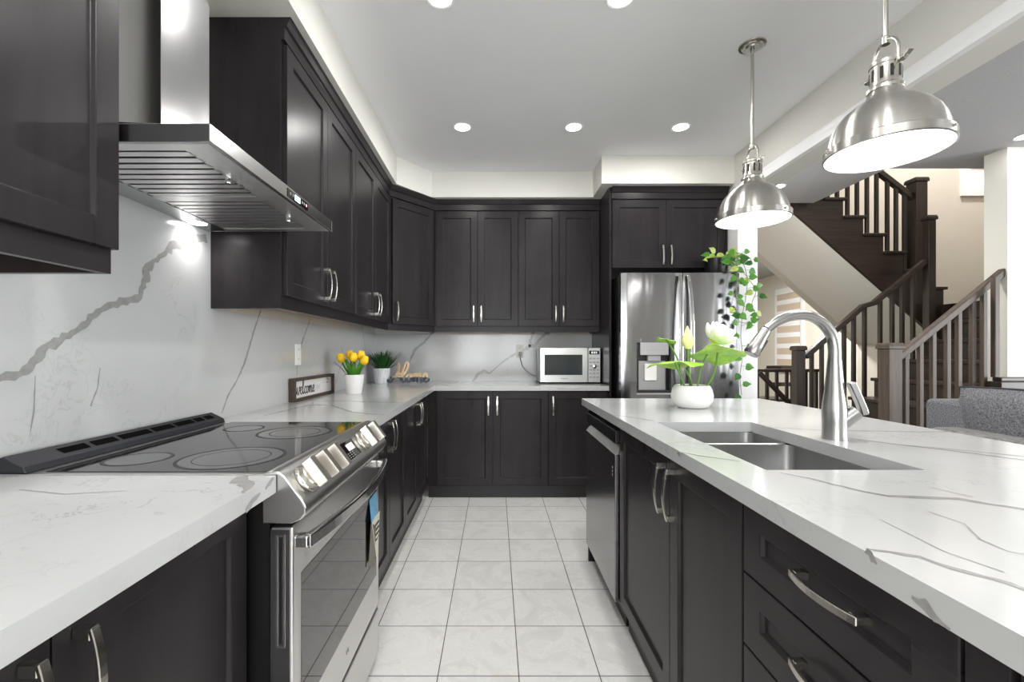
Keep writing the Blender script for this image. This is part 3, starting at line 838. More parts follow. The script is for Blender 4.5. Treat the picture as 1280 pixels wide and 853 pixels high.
# slope frame of the control face
P0 = Vector((-.470, 0, .912)); P1 = Vector((-.432, 0, .862)); U = (P1 - P0).normalized(); N = Vector((-U.z, 0, U.x))
if N.z < 0: N = -N
Pm = (P0 + P1) / 2
def on_face(u, y, h): return Pm + U * u + N * h + Vector((0, y, 0))
def face_quad(u0, u1, y0, y1, h, th=.0008):
    m = MB(); q = [on_face(u0, y0, h), on_face(u1, y0, h), on_face(u1, y1, h), on_face(u0, y1, h)]
    b = [on_face(u0, y0, h - th), on_face(u1, y0, h - th), on_face(u1, y1, h - th), on_face(u0, y1, h - th)]
    m.add(q + b, [(0, 1, 2, 3), (7, 6, 5, 4), (0, 4, 5, 1), (1, 5, 6, 2), (2, 6, 7, 3), (3, 7, 4, 0)]); return m
ds = face_quad(-.029, .029, .275, .455, .001).build('display', M['screen'], t)
face_quad(-.018, .004, .38, .435, .0016).build('display_digits', M['led_w'], ds)
m = MB()
for k in range(3):
    for j in range(3): q = face_quad(.008 + j * .007, .011 + j * .007, .355 + k * .02, .364 + k * .02, .0016); m.add(q.v, q.f)
m.build('touch_key', M['grey_plastic'], ds)
for ky in (1.072, 1.152, 1.232, 1.525, 1.620):
    m = MB(); y = ky - RY0; ring = []
    for (r, h) in ((.035, .001), (.035, .006), (.031, .008), (.031, .020), (.028, .023), (0.0, .023)):
        for k in range(28):
            a = 2 * PI * k / 28; ring.append(on_face(r * math.cos(a), y + r * math.sin(a), h))
    fs = []
    for q in range(5):
        for k in range(28): k2 = (k + 1) % 28; fs.append((q * 28 + k, q * 28 + k2, (q + 1) * 28 + k2, (q + 1) * 28 + k))
    m.add(ring, fs)
    g = [on_face(u, y + v, h) for h, q_ in ((.022, 1.0), (.046, .8)) for u, v in ((-.036, -.016 * q_), (.036, -.016 * q_), (.036, .016 * q_), (-.036, .016 * q_))]
    m.add(g, [(3, 2, 1, 0), (4, 5, 6, 7), (0, 1, 5, 4), (1, 2, 6, 5), (2, 3, 7, 6), (3, 0, 4, 7)])
    m.build('knob', M['knob'], t, bevel=.0035, seg=2, label='champagne steel control knob with a raised grip')
# oven door
XD = -.452
od = MB().box(-.503, XD, .002, RW - .002, .214, .797).build('oven_door', M['steel'], t, bevel=.004)
MB().box(XD - .001, XD + .0012, .045, RW - .04, .345, .675).build('window', M['oven_glass'], od, label='dark reflective oven window')
pts = [(XD + .012 + .05 * math.sin(PI * (.08 + .84 * k / 20.0)) ** .8, .012 + (RW - .024) * k / 20.0, .762) for k in range(21)]
m = MB(); m.bar(pts, .034, .016, (0, 0, 1))
for y in (.02, RW - .02): m.box(XD - .001, XD + .032, y - .013, y + .013, .748, .776)
m.build('handle', M['chrome'], od, bevel=.005, seg=3, label='polished curved oven handle')
m = MB()
for x in (-.486, -.470):
    m.box(x - .002, x + .002, -.0022, .002, .534, .778)
m.box(-.488, -.468, -.0022, .002, .778, .782); m.box(-.488, -.468, -.0022, .002, .530, .534)
m.build('side_vent', M['chrome'], od)
MB().box(-.501, -.458, -.0006, .003, .22, .792).build('side_dark_plate', M['steel_dw'], od)  # thin added plate, makes the door's near side darker
MB().box(-.481, -.475, -.0012, .002, .54, .774).build('side_slot', M['black'], od)
dr = MB().box(-.503, XD, .002, RW - .002, .03, .200).build('storage_drawer', M['steel'], t, bevel=.004)
m = MB()
for y in (.05, RW - .05):
    for x in (-1.05, -.57): m.cyl(x, y, 0, .03, .018, 12)
m.build('foot', M['black'], t)
text_mesh('badge', 'LG', .018, M['grey_plastic'], od, (XD + .0012, RW / 2, .275), (PI / 2, 0, PI / 2))
# leaflet hanging on the oven door
t = thing('leaflet', 'folded blue and cream leaflet hanging on the oven door', 'leaflet', (XD + .002, 1.655, .50))
m = MB(); m.add([(.002, -.045, .16), (.003, .042, .165), (.014, .03, .075), (.012, -.055, .085), (.0005, -.045, .16), (.0015, .042, .165), (.0125, .03, .075), (.0105, -.055, .085)],
                [(0, 1, 2, 3), (7, 6, 5, 4), (0, 4, 5, 1), (1, 5, 6, 2), (2, 6, 7, 3), (3, 7, 4, 0)]); m.build('cover', M['blue'], t, label='blue printed upper fold')
m = MB(); m.add([(.012, -.05, .085), (.015, .045, .09), (.008, .05, -.06), (.022, -.01, -.09), (.0105, -.05, .085), (.0135, .045, .09), (.0065, .05, -.06), (.0205, -.01, -.09)],
                [(0, 1, 2, 3), (7, 6, 5, 4), (0, 4, 5, 1), (1, 5, 6, 2), (2, 6, 7, 3), (3, 7, 4, 0)]); sh = m.build('sheet', M['paper'], t)
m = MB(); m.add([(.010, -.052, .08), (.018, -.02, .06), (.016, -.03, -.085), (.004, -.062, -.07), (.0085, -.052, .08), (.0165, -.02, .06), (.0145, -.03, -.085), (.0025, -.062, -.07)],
                [(0, 1, 2, 3), (7, 6, 5, 4), (0, 4, 5, 1), (1, 5, 6, 2), (2, 6, 7, 3), (3, 7, 4, 0)]); m.build('shadow_sheet', M['paper_g'], t)  # grey sheet stands for the leaflet's shadow side
m = MB()
for k in range(4): m.box(.0145, .0165, -.03 + .004 * k, .03, .055 - k * .018, .062 - k * .018)
m.build('print', M['ink'], sh)

# ------------------------------------------------------------------ range hood
t = thing('range_hood', 'stainless chimney range hood above the range', 'range hood', (0, 1.008, 0)); HW = .762
HZ0, HZ1, HXF = 1.660, 1.701, -.637
m = MB(); tck = .012
m.box(XW, HXF, 0, tck, HZ0, HZ1); m.box(XW, HXF, HW - tck, HW, HZ0, HZ1); m.box(HXF - tck, HXF, tck, HW - tck, HZ0, HZ1); m.box(XW, XW + .10, tck, HW - tck, HZ0, HZ1)
m.box(XW + .10, HXF - tck, tck, HW - tck, HZ1 - .008, HZ1)
m.prism([(XW, HZ1), (HXF - .01, HZ1), (-.90, HZ1 + .012), (XW, HZ1 + .012)], .01, HW - .01, 'y')
m.build('canopy', M['steel_v'], t, bevel=.0015, seg=1)
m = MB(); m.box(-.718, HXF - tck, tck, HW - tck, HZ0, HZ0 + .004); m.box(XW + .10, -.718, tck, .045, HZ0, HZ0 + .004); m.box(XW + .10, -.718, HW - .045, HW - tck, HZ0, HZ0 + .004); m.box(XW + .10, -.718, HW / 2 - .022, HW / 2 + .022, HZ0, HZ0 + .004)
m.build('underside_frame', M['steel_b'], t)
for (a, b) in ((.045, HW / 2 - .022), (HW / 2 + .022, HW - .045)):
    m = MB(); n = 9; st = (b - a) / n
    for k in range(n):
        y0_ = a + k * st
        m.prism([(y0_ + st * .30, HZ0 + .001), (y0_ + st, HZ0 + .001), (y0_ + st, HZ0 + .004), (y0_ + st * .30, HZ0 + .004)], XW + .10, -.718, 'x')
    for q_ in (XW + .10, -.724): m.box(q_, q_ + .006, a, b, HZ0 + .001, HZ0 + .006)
    m.box(XW + .10, -.718, a, b, HZ0 + .016, HZ0 + .018, 1)  # black sheet paints the shade between the slats
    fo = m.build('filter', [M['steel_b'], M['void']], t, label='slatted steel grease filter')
    MB().lathe([(0, HZ0 - .012), (.008, HZ0 - .012), (.009, HZ0 - .006), (.006, HZ0), (.006, HZ0 + .003)], -.728, (a + b) / 2 + .02, 16).build('latch', M['chrome'], fo, smooth=True)
for y in (.10, HW - .12):
    lo = MB().lathe([(0, HZ0 - .001), (.028, HZ0 - .001), (.032, HZ0 + .001)], XW + .052, y, 24).build('lamp', M['lamp'], t)
    area_light('hood_lamp_light', (XW + .055, y, HZ0 - .006), (0, 0, 0), .05, .05, .28, (1, .98, .94), t, True, 2.4)
cpn = MB().box(HXF - .002, HXF + .0015, .375, .525, HZ0 + .008, HZ1 - .008).build('touch_panel', M['screen'], t)
MB().box(HXF + .0012, HXF + .0022, .425, .462, HZ0 + .012, HZ1 - .012).build('clock', M['led'], cpn)
m = MB()
for y in (.39, .408, .475, .49): m.box(HXF + .0012, HXF + .0022, y, y + .007, HZ0 + .018, HZ0 + .026)
m.build('touch_key', M['grey_plastic'], cpn)
MB().box(HXF + .0012, HXF + .0022, .507, .514, HZ0 + .018, HZ0 + .026).build('power_light', M['red'], cpn)
MB().box(XW, -.915, .2266, .4375, HZ1 + .010, 2.30).build('chimney', M['steel_c'], t, bevel=.002)
MB().box(XW, -.920, .231, .433, 2.29, ZS).build('chimney_sleeve', M['steel_c'], t, bevel=.002)

# ------------------------------------------------------------------ dishwasher
t = thing('dishwasher', 'black stainless dishwasher in the island beside the sink cabinet', 'dishwasher', (.513, 2.545, 0), L90); DWW = .612
MB().box(.004, DWW - .004, .045, .57, .06, CB - .004).build('body', M['black'], t)
MB().box(0, DWW, 0, .04, .115, .748).build('door', M['steel_dw'], t, bevel=.003)
m = MB(); m.prism([(0, .748), (.04, .748), (.04, .785), (.03, .785)], 0, DWW, 'x'); m.build('pocket_handle', M['steel'], t, label='bright bevelled pocket handle')
MB().box(0, DWW, .002, .042, .795, .852).build('control_strip', M['black'], t, bevel=.003)
MB().box(.02, DWW - .02, .055, .20, .0, .06).build('toe_panel', M['black'], t)
m = MB()
for k in range(3): m.box(DWW - .045, DWW - .037, -.0008, .0, .68 - k * .016, .69 - k * .016)
m.build('badge', M['grey_plastic'], t)

# ------------------------------------------------------------------ fridge
t = thing('fridge', 'stainless french door fridge with a water dispenser', 'fridge', (.951, 3.40, 0)); FW = .895
MB().box(.012, FW - .012, .07, .86, .03, 1.785).build('case', M['steel_d'], t, bevel=.003)
def curved_door(x0, x1, z0, z1, bow=.012, hole=None):
    m = MB(); n = 12; xsx = [x0 + (x1 - x0) * k / n for k in range(n + 1)]
    if hole: xsx = sorted(set(xsx + [hole[0], hole[1]]))
    zz = [z0, z1] if not hole else [z0, hole[2], hole[3], z1]
    def yy(x):
        s = 2 * (x - x0) / (x1 - x0) - 1; return bow * (s ** 4) + .002 * s * s
    V = []; nx = len(xsx); fs = []
    for z in zz:
        for x in xsx: V.append((x, yy(x), z))
    for z in zz:
        for x in xsx: V.append((x, .062, z))
    off = nx * len(zz)
    for j in range(len(zz) - 1):
        for i in range(nx - 1):
            inh = hole and j == 1 and xsx[i] >= hole[0] - 1e-6 and xsx[i + 1] <= hole[1] + 1e-6
            a = j * nx + i
            if not inh: fs.append((a, a + 1, a + nx + 1, a + nx))
            fs.append((off + a, off + a + nx, off + a + nx + 1, off + a + 1))
    last = (len(zz) - 1) * nx
    for i in range(nx - 1):
        fs.append((i, off + i, off + i + 1, i + 1)); fs.append((last + i, last + i + 1, off + last + i + 1, off + last + i))
    for j in range(len(zz) - 1):
        a = j * nx; fs.append((a, a + nx, off + a + nx, off + a)); b = a + nx - 1; fs.append((b, off + b, off + b + nx, b + nx))
    m.add(V, fs); return m
SPL = .468
hole = (.115, .378, .88, 1.26)
d1 = curved_door(0, SPL - .003, .70, 1.787, hole=hole).build('door', M['steel_f'], t, smooth=True, angle=40)
d2 = curved_door(SPL + .003, FW, .70, 1.787).build('door', M['steel_f'], t, smooth=True, angle=40)
fz = curved_door(0, FW, .06, .69).build('freezer_drawer', M['steel_f'], t, smooth=True, angle=40)
MB().bar([(.10, -.045, .64), (.45, -.055, .64), (.80, -.045, .64)], .03, .018, (0, 0, 1)).build('handle', M['chrome'], fz, bevel=.004)
for dd, sx in ((d1, -1), (d2, 1)):
    pts = []
    for k in range(21):
        s = k / 20.0; z = .78 + s * .985; pts.append((SPL + sx * (.030 + .012 * math.sin(PI * s)), -.010 - .05 * math.sin(PI * s) ** .6, z))
    m = MB(); m.bar(pts, .028, .016, (1, 0, 0)); m.build('handle', M['chrome'], dd, bevel=.004, seg=2)
# dispenser
m = MB(); x0, x1, z0, z1 = hole
m.box(x0, x0 + .012, .003, .055, z0, z1); m.box(x1 - .012, x1, .003, .055, z0, z1); m.box(x0 + .012, x1 - .012, .003, .055, z0, z0 + .02); m.box(x0 + .012, x1 - .012, .050, .060, z0 + .02, z1)
ds = m.build('dispenser', [M['dark_plastic']], d1, bevel=.001, seg=1)
MB().box(x0 + .028, x1 - .022, .0005, .05, 1.165, 1.292).build('dispenser_panel', M['disp_grey'], d1, bevel=.003)
MB().box(x0 + .09, x1 - .075, .018, .05, 1.12, 1.165).build('spout', M['disp_grey'], d1, bevel=.004)
MB().box(x0 + .07, x1 - .10, .030, .05, .97, 1.10).build('paddle', M['plastic'], d1, bevel=.006)
MB().box(x0 + .03, x1 - .03, .046, .052, z0 + .02, 1.12).build('back_plate', M['disp_grey'], d1)
MB().box(x0 - .004, x1 + .004, -.004, .05, z0 - .012, z0).build('drip_tray', M['chrome'], d1)
m = MB()
for k in range(6): m.box(x0 + .045 + k * .03, x0 + .06 + k * .03, -.0002, .001, 1.20, 1.204)
m.build('touch_key', M['grey_plastic'], d1)
for x in (.02, FW - .08): MB().box(x, x + .06, .064, .12, 1.770, 1.787).build('hinge_cover', M['steel_d'], t, bevel=.006)

# ------------------------------------------------------------------ microwave
t = thing('microwave', 'silver microwave oven in the corner of the back worktop', 'microwave', (.385, 3.88, CT)); MW = .520
MB().box(.004, MW - .006, .02, .345, .012, .303).build('body', M['steel_m'], t, bevel=.004)
dm = MB().box(0, .412, 0, .02, .012, .310).build('door', M['steel_m'], t, bevel=.003)
MB().box(.040, .365, -.0012, .002, .075, .25).build('window', M['micro_glass'], dm)
text_mesh('brand_lettering', 'Panasonic', .016, M['ink'], dm, (.21, -.0004, .045), (PI / 2, 0, 0))
pm = MB().box(.415, MW, 0, .02, .012, .310).build('control_panel', M['steel_m'], t, bevel=.003)
MB().box(.424, .510, -.0012, .001, .252, .285).build('display', M['screen'], pm)
m = MB()
for k in range(3): m.box(.443 + k * .018, .454 + k * .018, -.0016, 0, .26, .277)
m.build('display_digits', M['led_w'], pm)
m = MB()
for k in range(6):
    for j in range(3): m.box(.424 + j * .031, .446 + j * .031, -.0014, 0, .05 + k * .032, .063 + k * .032)
m.build('button', M['grey_plastic'], pm)
o = MB().lathe([(.021, 0), (.021, .004), (.017, .006), (.017, .022), (0, .024)], 0, 0, 28).build('dial', M['chrome'], pm, smooth=True)
o.rotation_euler = (PI / 2, 0, 0); o.location = (.467, 0, .15)
m = MB()
for x in (.04, MW - .04):
    for y in (.05, .30): m.cyl(x, y, 0, .0125, .014, 12)
m.build('foot', M['dark_plastic'], t)
m = MB(); m.tube(smooth_path([(-.005, .33, .05), (-.06, .345, .07), (-.12, .352, .13), (-.145, .352, .20), (-.147, .345, .245)], 6), .0045, 8)
m.build('power_cord', M['grey_plastic'], t, smooth=True)
MB().box(-.163, -.133, .335, .362, .235, .275).build('plug', M['grey_plastic'], t, bevel=.006)

# outlets
def outlet(label, loc, rotz):
    t = thing('outlet', label, 'outlet', loc, rotz)
    MB().box(-.036, .036, -.005, 0, -.06, .06).build('cover_plate', M['plastic'], t, bevel=.002)
    for z in (-.028, .028):
        o = MB().box(-.018, .018, -.0065, -.004, z - .016, z + .016).build('socket', M['plastic'], t, bevel=.003)
        m = MB()
        for x in (-.007, .005): m.box(x, x + .002, -.0069, -.006, z - .002, z + .008)
        m.build('slot', M['ink'], o)
    return t
outlet('white outlet plate on the left backsplash above the welcome sign', (XM, 2.569, 1.174), R90)
outlet('white outlet plate left of the microwave with its plug in it', (.232, YM, 1.195), 0)

# ------------------------------------------------------------------ things on the worktop
# welcome sign
t = thing('welcome_sign', 'brown framed white sign lettered welcome leaning against the left backsplash', 'sign', (-1.086, 2.45, CT), 0)
SL, SHt = .60, .128
m = MB(); b = .016; dx = .034
m.box(-dx, 0, 0, b, 0, SHt); m.box(-dx, 0, SL - b, SL, 0, SHt); m.box(-dx, 0, b, SL - b, 0, b); m.box(-dx, 0, b, SL - b, SHt - b, SHt)
m.build('frame', M['frame'], t, bevel=.0015, seg=1)
bd = MB().box(-dx, -.018, b, SL - b, b, SHt - b).build('board', M['board'], t)
def script(strokes, ox, oz, sc, y_of, mb, wd, th, mi=0, mif=None, n=6):
    for s in strokes:
        pts = smooth_path([y_of(ox + u * sc, oz + v * sc) for u, v in s], n)
        nrm = (Vector(y_of(1, 0)) - Vector(y_of(0, 0))).cross(Vector(y_of(0, 1)) - Vector(y_of(0, 0))).normalized()
        mb.bar(pts, th, wd, nrm, mi, mif)
welcome = [[(0, 1.0), (.12, .15), (.3, 0), (.5, .35), (.6, 1.0), (.62, .3), (.8, 0), (1.0, .3), (1.1, 1.0), (1.2, .85)],
           [(1.2, .5), (1.5, .55), (1.62, .85), (1.48, 1.02), (1.32, .75), (1.34, .25), (1.55, 0), (1.8, .2)],
           [(1.75, .2), (2.0, 1.0), (2.15, 1.95), (2.02, 2.2), (1.9, 1.7), (1.9, .4), (2.05, 0), (2.3, .3)],
           [(2.68, .8), (2.52, 1.0), (2.34, .7), (2.34, .25), (2.52, 0), (2.75, .2)],
           [(2.98, 1.0), (2.80, .7), (2.80, .25), (2.98, 0), (3.18, .3), (3.16, .75), (2.98, 1.0), (3.2, .8), (3.4, .9)],
           [(3.38, 1.0), (3.42, 0), (3.5, .7), (3.66, 1.0), (3.72, .6), (3.72, 0), (3.82, .7), (3.98, 1.0), (4.06, .6), (4.06, .1), (4.2, 0), (4.35, .3)],
           [(4.3, .45), (4.62, .5), (4.7, .82), (4.56, 1.0), (4.4, .7), (4.42, .2), (4.62, 0), (4.86, .25)]]
m = MB(); script(welcome, .030, .034, .042, lambda u, v: (-.0172, .03 + (u - .03) * 1.35, v), m, .0052, .0022)
m.build('lettering', M['ink'], bd, label='black handwritten word welcome')
m = MB(); faint = [[(0, 0), (0, 1.6)], [(0, .7), (.3, 1.0), (.5, .6), (.5, 0)], [(1.1, 1.0), (.85, .6), (1.1, 0), (1.35, .5), (1.1, 1.0)], [(1.6, 1), (1.65, 0), (1.75, .8), (1.95, .9), (2.0, 0), (2.1, .8), (2.3, .9), (2.35, 0)], [(2.6, .5), (2.95, .55), (2.8, 1.0), (2.6, .5), (2.8, 0), (3.05, .2)]]
script(faint, .30, .042, .03, lambda u, v: (-.0176, u, v), m, .004, .0012); m.build('faded_lettering', M['ink_grey'], bd)
m = MB()
for (y, z) in ((.50, .098), (.515, .104), (.53, .095), (.52, .082), (.505, .075), (.04, .030), (.05, .024)):
    m.lathe([(0, .0), (.006, .0)], 0, 0, 8); m.xf(Matrix.Translation((-.0174, y, z)) @ Matrix.Rotation(PI / 2, 4, 'Y'), len(m.v) - 16)
m.build('flower_print', M['frame'], bd)

def pot_profile(r0, r1, h, wall=.004, inner=.02):
    return [(0, 0), (r0 * .96, 0), (r0, .003), (r1, h - .002), (r1 - wall * .5, h), (r1 - wall, h - .003), (r1 - wall - .002, h - inner)]
def blade(mb, base, ang, L, wd, lean, curl=0.0, mi=0, n=6, twist=0.0):
    c, s = math.cos(ang), math.sin(ang); R = Vector((c, s, 0)); T = Vector((-s, c, 0))
    p = Vector(base); th = lean; L1 = []; L2 = []
    for k in range(n + 1):
        u = k / n; wv = wd * (0.55 + .9 * u) * (1 - u ** 3) if u < 1 else 0
        nn = R * math.cos(th) - Vector((0, 0, 1)) * math.sin(th)
        L1.append(p + T * wv * .5 + nn * wv * .12); L2.append(p - T * wv * .5 + nn * wv * .12)
        p = p + (R * math.sin(th) + Vector((0, 0, 1)) * math.cos(th)) * (L / n); th += curl / n
    vs = L1 + L2; mb.add(vs, [(i, i + 1, n + 2 + i, n + 1 + i) for i in range(n)], mi)
def tulip_head(mb, c, r, h, tilt, mi=0):
    st = len(mb.v)
    prof = [(0, 0), (r * .55, h * .04), (r * .92, h * .22), (r, h * .45), (r * .93, h * .7), (r * .74, h * .92), (r * .6, h), (r * .5, h * .85), (0, h * .6)]
    mb.lathe(prof, 0, 0, 24, mi, wob=lambda a, z: 1 + .09 * math.cos(3 * a) + (.06 * math.cos(6 * a) if z > h * .7 else 0))
    mb.xf(Matrix.Translation(c) @ Matrix.Rotation(tilt[0], 4, 'Y') @ Matrix.Rotation(tilt[1], 4, 'X'), st)

# tulips in a white pot
t = thing('potted_tulips', 'yellow tulips in a white pot beside the welcome sign', 'plant', (-.9335, 2.983, CT))
MB().lathe(pot_profile(.05, .066, .125), 0, 0, 40).build('pot', M['white'], t, smooth=True)
MB().cyl(0, 0, .095, .105, .0585, 24).build('soil', M['soil'], t)
heads = [(-.070, -.02, .205, -.45), (-.028, .015, .222, -.15), (.004, -.03, .208, .05), (.040, .01, .220, .2), (.068, -.03, .190, .5)]
for (hx, hy, hz, tl) in heads:
    m = MB(); m.tube(smooth_path([(hx * .3, hy * .4, .10), (hx * .7, hy * .8, .16), (hx, hy, hz + .005)], 4), .0045, 8); st = m.build('stem', M['stem'], t, smooth=True)
    m = MB(); tulip_head(m, (hx, hy, hz), .026, .062, (tl * .6, .1)); m.build('flower', M['yellow'], t, smooth=True, angle=70)
m = MB()
for k in range(12):
    a = k * 2 * PI / 12 + .3; blade(m, (.025 * math.cos(a), .025 * math.sin(a), .10), a, random.uniform(.11, .17), .034, random.uniform(.15, .4), random.uniform(.1, .5))
blade(m, (-.02, -.03, .10), PI * 1.02, .165, .026, .55, .5); blade(m, (.02, -.02, .10), -.1, .15, .026, .5, .3)
m.build('leaves', M['leaf'], t, smooth=True)
# grass in a dotted pot
t = thing('potted_grass', 'spiky dark green grass in a small dotted white pot', 'plant', (-.989, 3.945, CT))
MB().lathe(pot_profile(.062, .074, .132), 0, 0, 40).build('pot', M['speckle'], t, smooth=True)
MB().cyl(0, 0, .10, .112, .066, 24).build('soil', M['soil'], t)
m = MB()
for k in range(190):
    a = random.uniform(0, 2 * PI); r = random.uniform(0, .05)
    L = random.uniform(.11, .205); blade(m, (r * math.cos(a), r * math.sin(a), .108), a + random.uniform(-.4, .4), L, .011, random.uniform(.02, .35) + r * 8, random.uniform(.0, .8), n=5)
for k in range(14):
    a = random.uniform(-.6, .5); blade(m, (.04, 0, .108), a, random.uniform(.13, .18), .007, .9, random.uniform(.2, .7), n=5)
m.v = [(max(-.128, v[0]), min(.315, v[1]), v[2]) for v in m.v]
m.build('blades', M['grassy'], t, smooth=True)
# Home letters
t = thing('home_sign', 'cut-out wooden word Home with a slate grey lower half on the back worktop', 'sign', (-.93, 3.92, CT), -.03)
home = [[(0.05, .42), (.0, .15), (.25, .02), (.55, .3), (.95, .75), (1.35, 1.25), (1.55, 1.9), (1.5, 2.45), (1.42, 2.62)],
        [(1.5, 2.5), (1.52, 1.5), (1.55, .8), (1.5, .55)],
        [(.35, .62), (.9, .78), (1.5, 1.0), (2.0, 1.25)],
        [(1.75, .2), (2.0, 1.1), (2.35, 2.2), (2.62, 2.72), (2.85, 2.5), (2.7, 1.9), (2.3, 1.2), (1.95, .75), (1.9, .25), (2.15, .05), (2.45, .3)],
        [(2.95, 1.12), (2.62, .8), (2.55, .35), (2.8, .06), (3.1, .3), (3.15, .8), (2.95, 1.12), (3.2, .95), (3.5, 1.1)],
        [(3.5, 1.2), (3.5, .08), (3.65, .85), (3.92, 1.2), (4.0, .8), (3.98, .08), (4.12, .85), (4.4, 1.2), (4.5, .8), (4.5, .25), (4.7, .06), (4.95, .35)],
        [(4.9, .5), (5.3, .62), (5.42, 1.0), (5.2, 1.22), (4.95, .85), (4.98, .3), (5.25, .06), (5.55, .25), (5.7, .5)]]
m = MB(); sc = .063
script(home, .0, .0105, sc, lambda u, v: (u, 0, v), m, .0170, .03, 0, lambda z: 1 if z < .054 else 0, 7)
m.build('lettering', [M['tan'], M['slate']], t)

# lotus in a bowl on the island
LX, LY = .970, 2.225
t = thing('potted_lotus', 'white lotus with green pads in a round white bowl on the island', 'plant', (LX, LY, CT))
MB().lathe([(0, 0), (.06, 0), (.078, .008), (.095, .035), (.098, .06), (.092, .09), (.083, .108), (.078, .111), (.074, .108), (.076, .09), (.076, .07)], 0, 0, 48).build('bowl', M['white'], t, smooth=True)
MB().cyl(0, 0, .082, .090, .0775, 32).build('soil', M['soil'], t)
def lp(x, y, dy=0.0):
    Y = LY + dy; p = at(x, y, Y); return Vector((p[0] - LX, dy, p[2] - CT))
def stem(a, b, mid=None, r=.0045):
    pts = [a] + ([mid] if mid is not None else []) + [b]
    return MB().tube(smooth_path(pts, 8), r, 8).build('stem', M['stem'], t, smooth=True)
def pad(c, rx, ry, tilt, seed, drop=.35):
    rnd = random.Random(seed); ph = [rnd.uniform(0, 6.28) for _ in range(4)]; m = MB(); n = 40; rings = 6; vs = [Vector((0, 0, 0))]; fs = []
    for q in range(1, rings + 1):
        u = q / rings
        for k in range(n):
            a = 2 * PI * k / n; wv = math.sin(3 * a + ph[0]) * .5 + math.sin(5 * a + ph[1]) * .35 + math.sin(8 * a + ph[2]) * .2
            r = u * (1 + .05 * math.sin(4 * a + ph[3]) * u)
            vs.append(Vector((rx * r * math.cos(a), ry * r * math.sin(a), -drop * rx * .35 * u * u + .12 * rx * wv * u * u + .02 * rx * abs(math.sin(5 * a)) * u)))
    for k in range(n): fs.append((0, 1 + k, 1 + (k + 1) % n))
    for q in range(rings - 1):
        for k in range(n): k2 = (k + 1) % n; fs.append((1 + q * n + k, 1 + (q + 1) * n + k, 1 + (q + 1) * n + k2, 1 + q * n + k2))
    R = Matrix.Translation(c) @ Matrix.Rotation(tilt[0], 4, 'Y') @ Matrix.Rotation(tilt[1], 4, 'X')
    m.add([R @ v for v in vs], fs)
    o = m.build('leaf_pad', M['pad'], t, smooth=True, angle=80)
    s = o.modifiers.new('solid', 'SOLIDIFY'); s.thickness = .0016
    return o
c1 = lp(843, 452, -.02); stem(lp(858, 490), c1, lp(852, 474, -.01)); stem(lp(866, 490, .01), lp(857, 463, -.01), lp(863, 475)); pad(c1, .130, .10, (.0, -.12), 3, .5)
c2 = lp(897, 441, -.03); stem(lp(879, 490), c2, lp(892, 468, -.02)); pad(c2, .122, .115, (.12, -.34), 8)
c3 = lp(833, 425, .03); stem(lp(852, 488, .03), c3, lp(848, 452, .03)); pad(c3, .05, .05, (.25, -.1), 5)
cb = lp(860, 437, .03); stem(lp(864, 490, .02), cb + Vector((0, 0, .004)), lp(861, 460, .03), .007)
m = MB(); m.lathe([(0, 0), (.014, .003), (.026, .022), (.029, .042), (.022, .07), (.010, .098), (.002, .118)], 0, 0, 28, wob=lambda a, z: 1 + .05 * math.cos(5 * a + z * 30))
o = m.build('bud', M['bud'], t, smooth=True); o.location = cb; o.rotation_euler = (0, -.03, 0)
cf = lp(893, 428, 0); stem(lp(871, 491), cf, lp(877, 458))
m = MB()
def petal_shape(mb, a, L, wd, e0, e1, mi=0, z0=0.0):
    n, k = 8, 6; vs = []; fs = []; c, s = math.cos(a), math.sin(a)
    r = .006; z = z0
    for i in range(n + 1):
        u = i / n; el = e0 + (e1 - e0) * u; wv = wd * (math.sin(PI * (u * .86 + .10)) ** .8)
        if i == n: wv = wd * .12
        for j in range(k + 1):
            v = -1 + 2 * j / k; rr = r - (v * v) * wv * .42; tt = v * wv * .5
            vs.append((rr * c - tt * s, rr * s + tt * c, z + v * v * wv * .08))
        r += math.cos(el) * L / n; z += math.sin(el) * L / n
    for i in range(n):
        for j in range(k): q = i * (k + 1) + j; fs.append((q, q + 1, q + k + 2, q + k + 1))
    mb.add(vs, fs, mi)
for q, (cnt, L, wd, e0, e1) in enumerate(((8, .108, .080, .10, 1.45), (8, .108, .075, .50, 1.7), (6, .098, .062, .9, 1.9))):
    for k in range(cnt): petal_shape(m, 2 * PI * k / cnt + q * .35, L, wd, e0, e1)
m.xf(Matrix.Translation(cf) @ Matrix.Rotation(math.radians(30), 4, 'Y') @ Matrix.Rotation(.12, 4, 'X'))
o = m.build('flower', M['petal'], t, smooth=True, angle=80); s = o.modifiers.new('solid', 'SOLIDIFY'); s.thickness = .0012
m = MB(); m.lathe([(0, -.008), (.012, -.006), (.032, .006), (.045, .018)], 0, 0, 24); m.xf(Matrix.Translation(cf) @ Matrix.Rotation(math.radians(30), 4, 'Y'))
m.build('calyx', M['petal_base'], t, smooth=True)

